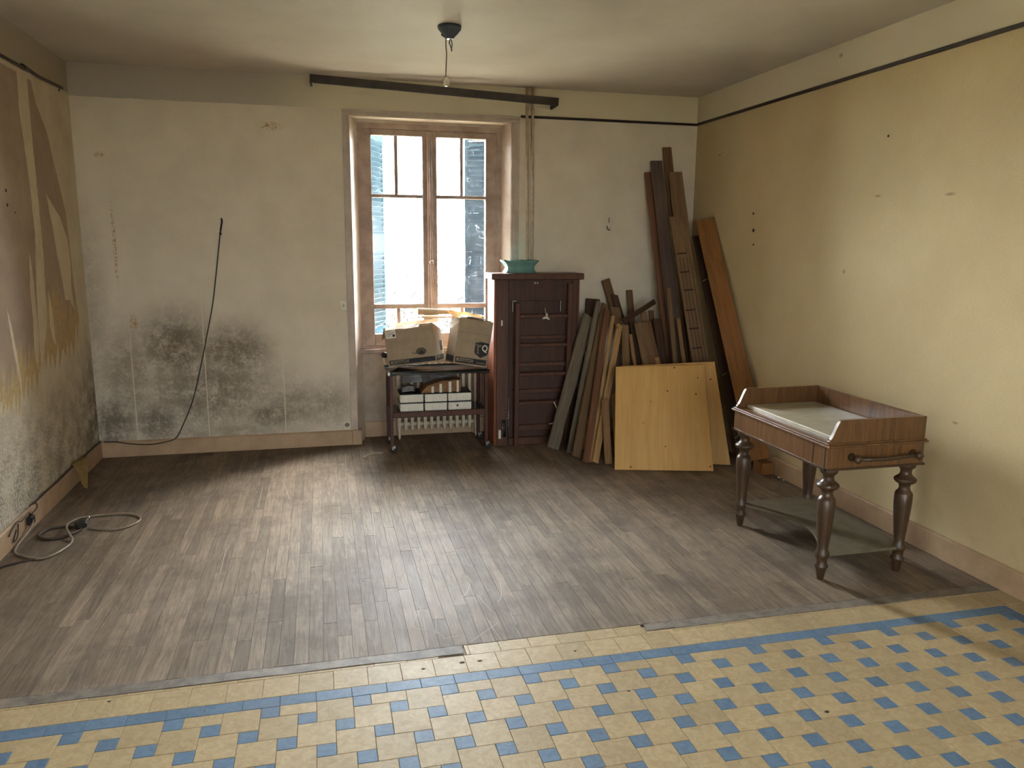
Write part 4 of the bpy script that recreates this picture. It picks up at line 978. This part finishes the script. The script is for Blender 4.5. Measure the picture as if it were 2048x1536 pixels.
# boards behind the fan
bd('wooden_plank', 'brown plank rising highest behind the leaning fan', (1212, 562), (1229, 620), -.50, -.05, .070, .030, 'wood_brown', .001, .004)
bd('wooden_plank', 'dark reddish plank with slanted top behind the fan', (1229, 592), (1240, 629), -.60, -.13, .055, .026, 'wood_dark', 0, -.014)
bd('wooden_block', 'pale sawn beam end resting among the fan tops', (1229, 618), (1240, 660), -.72, -.22, .080, .030, 'wood_mid', 0, -.01)
bd('wooden_lath', 'upright narrow lath standing alone against the wall', (1259, 581), (1263, 626), -.36, -.03, .055, .018, 'wood_brown')
bd('wooden_board', 'plain brown board next to the dark strip behind the yellow panel', (1251, 652), (1252, 732), -.86, -.38, .062, .020, 'wood_mid')
bd('wooden_board', 'light brown board beside the plain brown board behind the panel', (1261, 670), (1270, 730), -.84, -.41, .028, .020, 'pine_warm')
bd('wooden_strip', 'dark brown strip between light boards behind the yellow panel', (1263, 643), (1278, 730), -.79, -.33, .042, .022, 'wood_dark')
gb = thing('glued_board', 'glued board of mixed brown wood staves behind the yellow panel', 'board', group=BGRP)
mx, L = lean(foot((1285, 647), (1304, 730), -.88), bk(1285, 647, -.42)); gb.matrix_world = Matrix.Translation((0, 0, .010)) @ mx
for (xa, xb, segs) in ((-.075, -.030, (('pine_pale', .0, .62), ('wood_mid', .62, 1.0))), (-.030, .035, (('pine_pale', 0, .58), ('wood_brown', .58, .74), ('wood_mid', .74, 1.0))), (.035, .075, (('wood_mid', 0, .5), ('pine_pale', .5, .72), ('wood_brown', .72, 1)))):
    for mt, a, b in segs: box(xa, 0, a * L, xb, .020, b * L, .001).build('stave', mt, gb)
bd('wooden_board', 'dark rough board at the edge of the glued stave board', (1314, 640), (1327, 728), -.80, -.40, .066, .026, 'wood_dark', .002)
bd('wooden_offcut', 'short brown board end above the glued stave board', (1288, 625), (1297, 708), -.70, -.28, .055, .022, 'wood_mid')
bd('wooden_offcut', 'second short brown board end under the slanting lath', (1303, 622), (1311, 705), -.68, -.27, .044, .022, 'wood_brown')
mx, L = lean(bk(1247, 642, -.46), bk(1311, 603, -.36)); o = tag(link('slanting_lath', plank_mesh(.042, .016, L, 'wood_dark', .003, 0, 5)), 'dark lath lying slantwise across the board tops', 'board', BGRP); o.matrix_world = mx
# tall boards in the corner
bd('tall_board', 'tall reddish batten, first of the tall corner boards', (1296, 346), (1341, 725), -.60, -.036, .060, .026, 'wood_red', .001)
bd('tall_board', 'tall mauve-grey board between the reddish batten and slatted board', (1313, 323), (1356, 722), -.70, -.085, .105, .020, 'wood_mauve')
bd('tall_board', 'tallest narrow brown board in the corner', (1334, 296), (1384, 730), -.56, -.030, .078, .022, 'wood_brown', .002)
bd('tall_board', 'broad brown board with waney edge behind the slatted board', (1351, 346), (1398, 730), -.74, -.135, .125, .024, 'wood_mid', .004)
lb = bd('slatted_board', 'grooved tall board with a row of dark cross battens', (1356, 435), (1402, 725), -.88, -.31, .145, .022, 'wood_mid')
mxl = lb.matrix_world.copy(); Ll = max(v.co.z for v in lb.data.vertices)
cl = box(-.042, -.007, -.006, .042, .001, .006, .001).mesh('cross_batten', 'wood_dark'); gr = box(-.002, -.0015, 0, .002, .0005, Ll * .62).mesh('groove', 'wood_dark')
for py, px in ((507, 1363), (544, 1369), (580, 1377), (620, 1381), (657, 1388), (696, 1394)):
    d = ray(px, py); inv = mxl.inverted(); a = inv @ CAM; b = inv.to_3x3() @ d; t_ = -a.y / b.y; q = a + b * t_
    link('cross_batten', cl, lb, (q.x, 0, q.z))
for x in (-.045, -.015, .018, .048): link('groove', gr, lb, (x, 0, Ll * .2))
bd('tall_lath', 'slim pale lath in front of the mauve-grey tall board', (1338, 577), (1351, 726), -.86, -.48, .036, .018, 'wood_mid')
bd('tall_lath', 'short slim pale lath beside the slatted board', (1357, 638), (1369, 726), -.92, -.56, .030, .018, 'pine_warm')
ub = board('tied_board', 'dark brown tall board with wire ties beside the orange pine board', fl(1493, 930), bk(1399, 474, -.27), .115, .024, 'wood_dark', 0)
Lu = max(v.co.z for v in ub.data.vertices)
for z in (Lu * .80, Lu * .38, Lu * .12): MB().tube([(-.057, -.003, z - .035), (.057, -.003, z + .02)], .003, 6).build('wire_tie', 'cable_grey', ub)
tag(box(0, 0, 0, .09, .13, .088, .003).build('support_block', 'pine_orange', None, (4.79, -1.53, .001)), 'orange pine block on the floor under the orange pine board', 'wood block', BGRP)
vb = board('orange_board', 'long two-tone orange pine board leaning on the yellow-beige wall', rt(1530, 918, 4.82), rt(1418, 437, 4.865), .150, .026, 'pine_orange', -.35, 0, 0, 1, BGRP, False)
# yellow pine panels
def panel(label, bl, br, tl_, tr_, th):
    P = [Vector(p) for p in (bl, br, tr_, tl_)]; nr = (P[1] - P[0]).cross(P[3] - P[0]).normalized()
    if nr.y > 0: nr = -nr
    c = (P[0] + P[1]) / 2; X_ = (P[1] - P[0]).normalized(); Y_ = -nr; Z_ = X_.cross(Y_)
    mx = Matrix.Translation(c) @ Matrix((X_, Y_, Z_)).transposed().to_4x4(); inv = mx.inverted(); loc = [inv @ p for p in P]
    for p in loc: p.y = 0
    o = tag(MB().prism(loc, (0, th, 0)).bevel(.002).build('pine_panel', 'pine_panel'), label, 'panel', 'yellow pine panels')
    o.matrix_world = Matrix.Translation((0, 0, .001 - min((mx @ v.co).z for v in o.data.vertices))) @ mx; return o
panel('square yellow pine panel with knots leaning in front of its twin', fl(1229, 941), fl(1427, 944), bk(1232, 735, -.93), bk(1409, 730, -1.13), .018)
panel('yellow pine panel half hidden behind the front panel', fl(1240, 922), fl(1461, 931), bk(1240, 733, -.80), bk(1425, 726, -.94), .018)

# ================================================================== WASHSTAND
WX0, WX1, WY0, WY1 = 4.045, 4.595, -3.245, -2.365
ws = thing('washstand', 'antique walnut washstand with marble top and turned legs', 'washstand', ((WX0 + WX1) / 2, (WY0 + WY1) / 2, 0)); WC = Vector(((WX0 + WX1) / 2, (WY0 + WY1) / 2, 0))
def wbx(x0, y0, z0, x1, y1, z1, bev=.003): return box(x0 - WC.x, y0 - WC.y, z0, x1 - WC.x, y1 - WC.y, z1, bev)
wbx(WX0, WY0, .590, WX0 + .022, WY1, .700).build('front_apron', 'walnut', ws); wbx(WX1 - .022, WY0, .590, WX1, WY1, .700).build('back_apron', 'walnut', ws)
wbx(WX0 + .022, WY0, .590, WX1 - .022, WY0 + .022, .700).build('side_apron', 'walnut', ws); wbx(WX0 + .022, WY1 - .022, .590, WX1 - .022, WY1, .700).build('side_apron', 'walnut', ws)
m = MB()
for a in ((WX0 - .006, WY0 - .006, WX1 + .006, WY0 + .012), (WX0 - .006, WY1 - .012, WX1 + .006, WY1 + .006), (WX0 - .006, WY0, WX0 + .012, WY1), (WX1 - .012, WY0, WX1 + .006, WY1)): m.box(a[0] - WC.x, a[1] - WC.y, .584, a[2] - WC.x, a[3] - WC.y, .594)
m.build('bottom_moulding', 'walnut_dark', ws)
m = MB(); m.box(WX0 - .016 - WC.x, WY0 - .014 - WC.y, .700, WX1 + .012 - WC.x, WY1 + .014 - WC.y, .712); m.box(WX0 - .008 - WC.x, WY0 - .008 - WC.y, .712, WX1 + .006 - WC.x, WY1 + .008 - WC.y, .720)
m.bevel(.003).build('top_frame', 'walnut', ws)
wbx(WX0 + .062, WY0 + .03, .715, WX1 - .03, WY1 - .03, .738, .004).build('marble_top', 'marble', ws)
wbx(WX0, WY0 + .12, .594, WX0 - .003, WY1 - .12, .697, .0).build('drawer_front', 'walnut', ws)
box(WX0 - .0015 - WC.x, WY0 + .022 - WC.y, .592, WX0 - .0005 - WC.x, WY0 + .025 - WC.y, .70).build('corner_stringing', 'walnut_dark', ws)
def gallery_end(y):
    pts = [(WX1, .718), (WX1, .832), (WX0 + .065, .832)]
    for k in range(1, 10):
        t_ = k / 9; e_ = t_ * t_ * (3 - 2 * t_); pts.append((WX0 + .065 - .062 * t_, .832 - .100 * e_))
    pts.append((WX0 + .002, .718))
    MB().prism([(x - WC.x, y - WC.y, z) for x, z in pts], (0, .020, 0)).bevel(.002).build('gallery_end', 'walnut', ws)
gallery_end(WY0 + .002); gallery_end(WY1 - .022)
wbx(WX1 - .020, WY0 + .022, .718, WX1, WY1 - .022, .832).build('gallery_back', 'walnut', ws)
prof = [(.012, 0), (.016, .004), (.026, .062), (.032, .068), (.034, .078), (.026, .086), (.026, .112), (.034, .124), (.036, .140), (.030, .152), (.026, .168), (.030, .215), (.038, .300), (.043, .370), (.043, .420), (.038, .432), (.030, .440), (.026, .456), (.030, .474), (.046, .482), (.054, .492), (.054, .502), (.044, .510),
        (.030, .522), (.026, .538), (.030, .552), (.041, .562), (.045, .574), (.042, .586)]
for x in (WX0 + .05, WX1 - .05):
    for y in (WY0 + .05, WY1 - .05):
        MB().lathe(prof, (x - WC.x, y - WC.y, 0), 20).build('leg', 'walnut_dark', ws)
        wbx(x - .038, y - .038, .586, x + .038, y + .038, .70, .002).build('leg_block', 'walnut_dark', ws)
# low concave shelf
sh = []; n = 16
for k in range(n + 1):
    t_ = k / n; y = WY0 + .03 + (WY1 - WY0 - .06) * t_; sh.append((WX0 + .035 + .17 * math.sin(math.pi * t_) ** 1.2, y))
sh += [(WX1 - .02, WY1 - .03), (WX1 - .02, WY0 + .03)]
MB().prism([(x - WC.x, y - WC.y, .128) for x, y in sh], (0, 0, .016)).build('low_shelf', 'slate_shelf', ws)
# towel bar on the near end
for x in (WX0 + .13, WX1 - .07):
    MB().lathe([(.010, 0), (.020, .004), (.012, .012), (.012, .035), (.019, .045), (.021, .055), (.014, .064), (.002, .067)], n=14, mx=Matrix.Translation((x - WC.x, WY0 - WC.y, .648)) @ Matrix.Rotation(PI2, 4, 'X')).build('bar_knob', 'walnut_dark', ws)
MB().tube([(WX0 + .13 - WC.x, WY0 - .048 - WC.y, .648), (WX0 + .28 - WC.x, WY0 - .052 - WC.y, .642), (WX1 - .07 - WC.x, WY0 - .048 - WC.y, .650)], .010, 10).build('towel_bar', 'walnut_dark', ws)
box(-.010, -.003, -.005, .010, .003, .005, .002).build('veneer_chip', 'pine_pale', ws, (WX0 - .010 - WC.x, WY0 - .012 - WC.y, .708), (0, 0, .8))
# wire scrap behind the washstand
tag(MB().tube(smooth_path([fl(px, py, .004) for px, py in ((1533, 971), (1540, 981), (1552, 978), (1560, 966), (1562, 955))], 5), .0025, 6).build('wire_scrap', 'cable_grey'), 'curved scrap of pale wire on the floor behind the washstand', 'wire')
for i_, k_ in enumerate((1.0, .6)):
    tag(MB().lathe([(.004 * k_, 0), (.012 * k_, .004 * k_), (.010 * k_, .010 * k_), (.003 * k_, .013 * k_)], Vector((4.868, (-1.62, -1.68)[i_], .001)), 7).build('plaster_crumb', 'ivory_plastic'), ('larger pale plaster crumb at the foot of the ochre baseboard', 'smaller pale plaster crumb at the foot of the ochre baseboard')[i_], 'crumb', 'plaster crumbs')
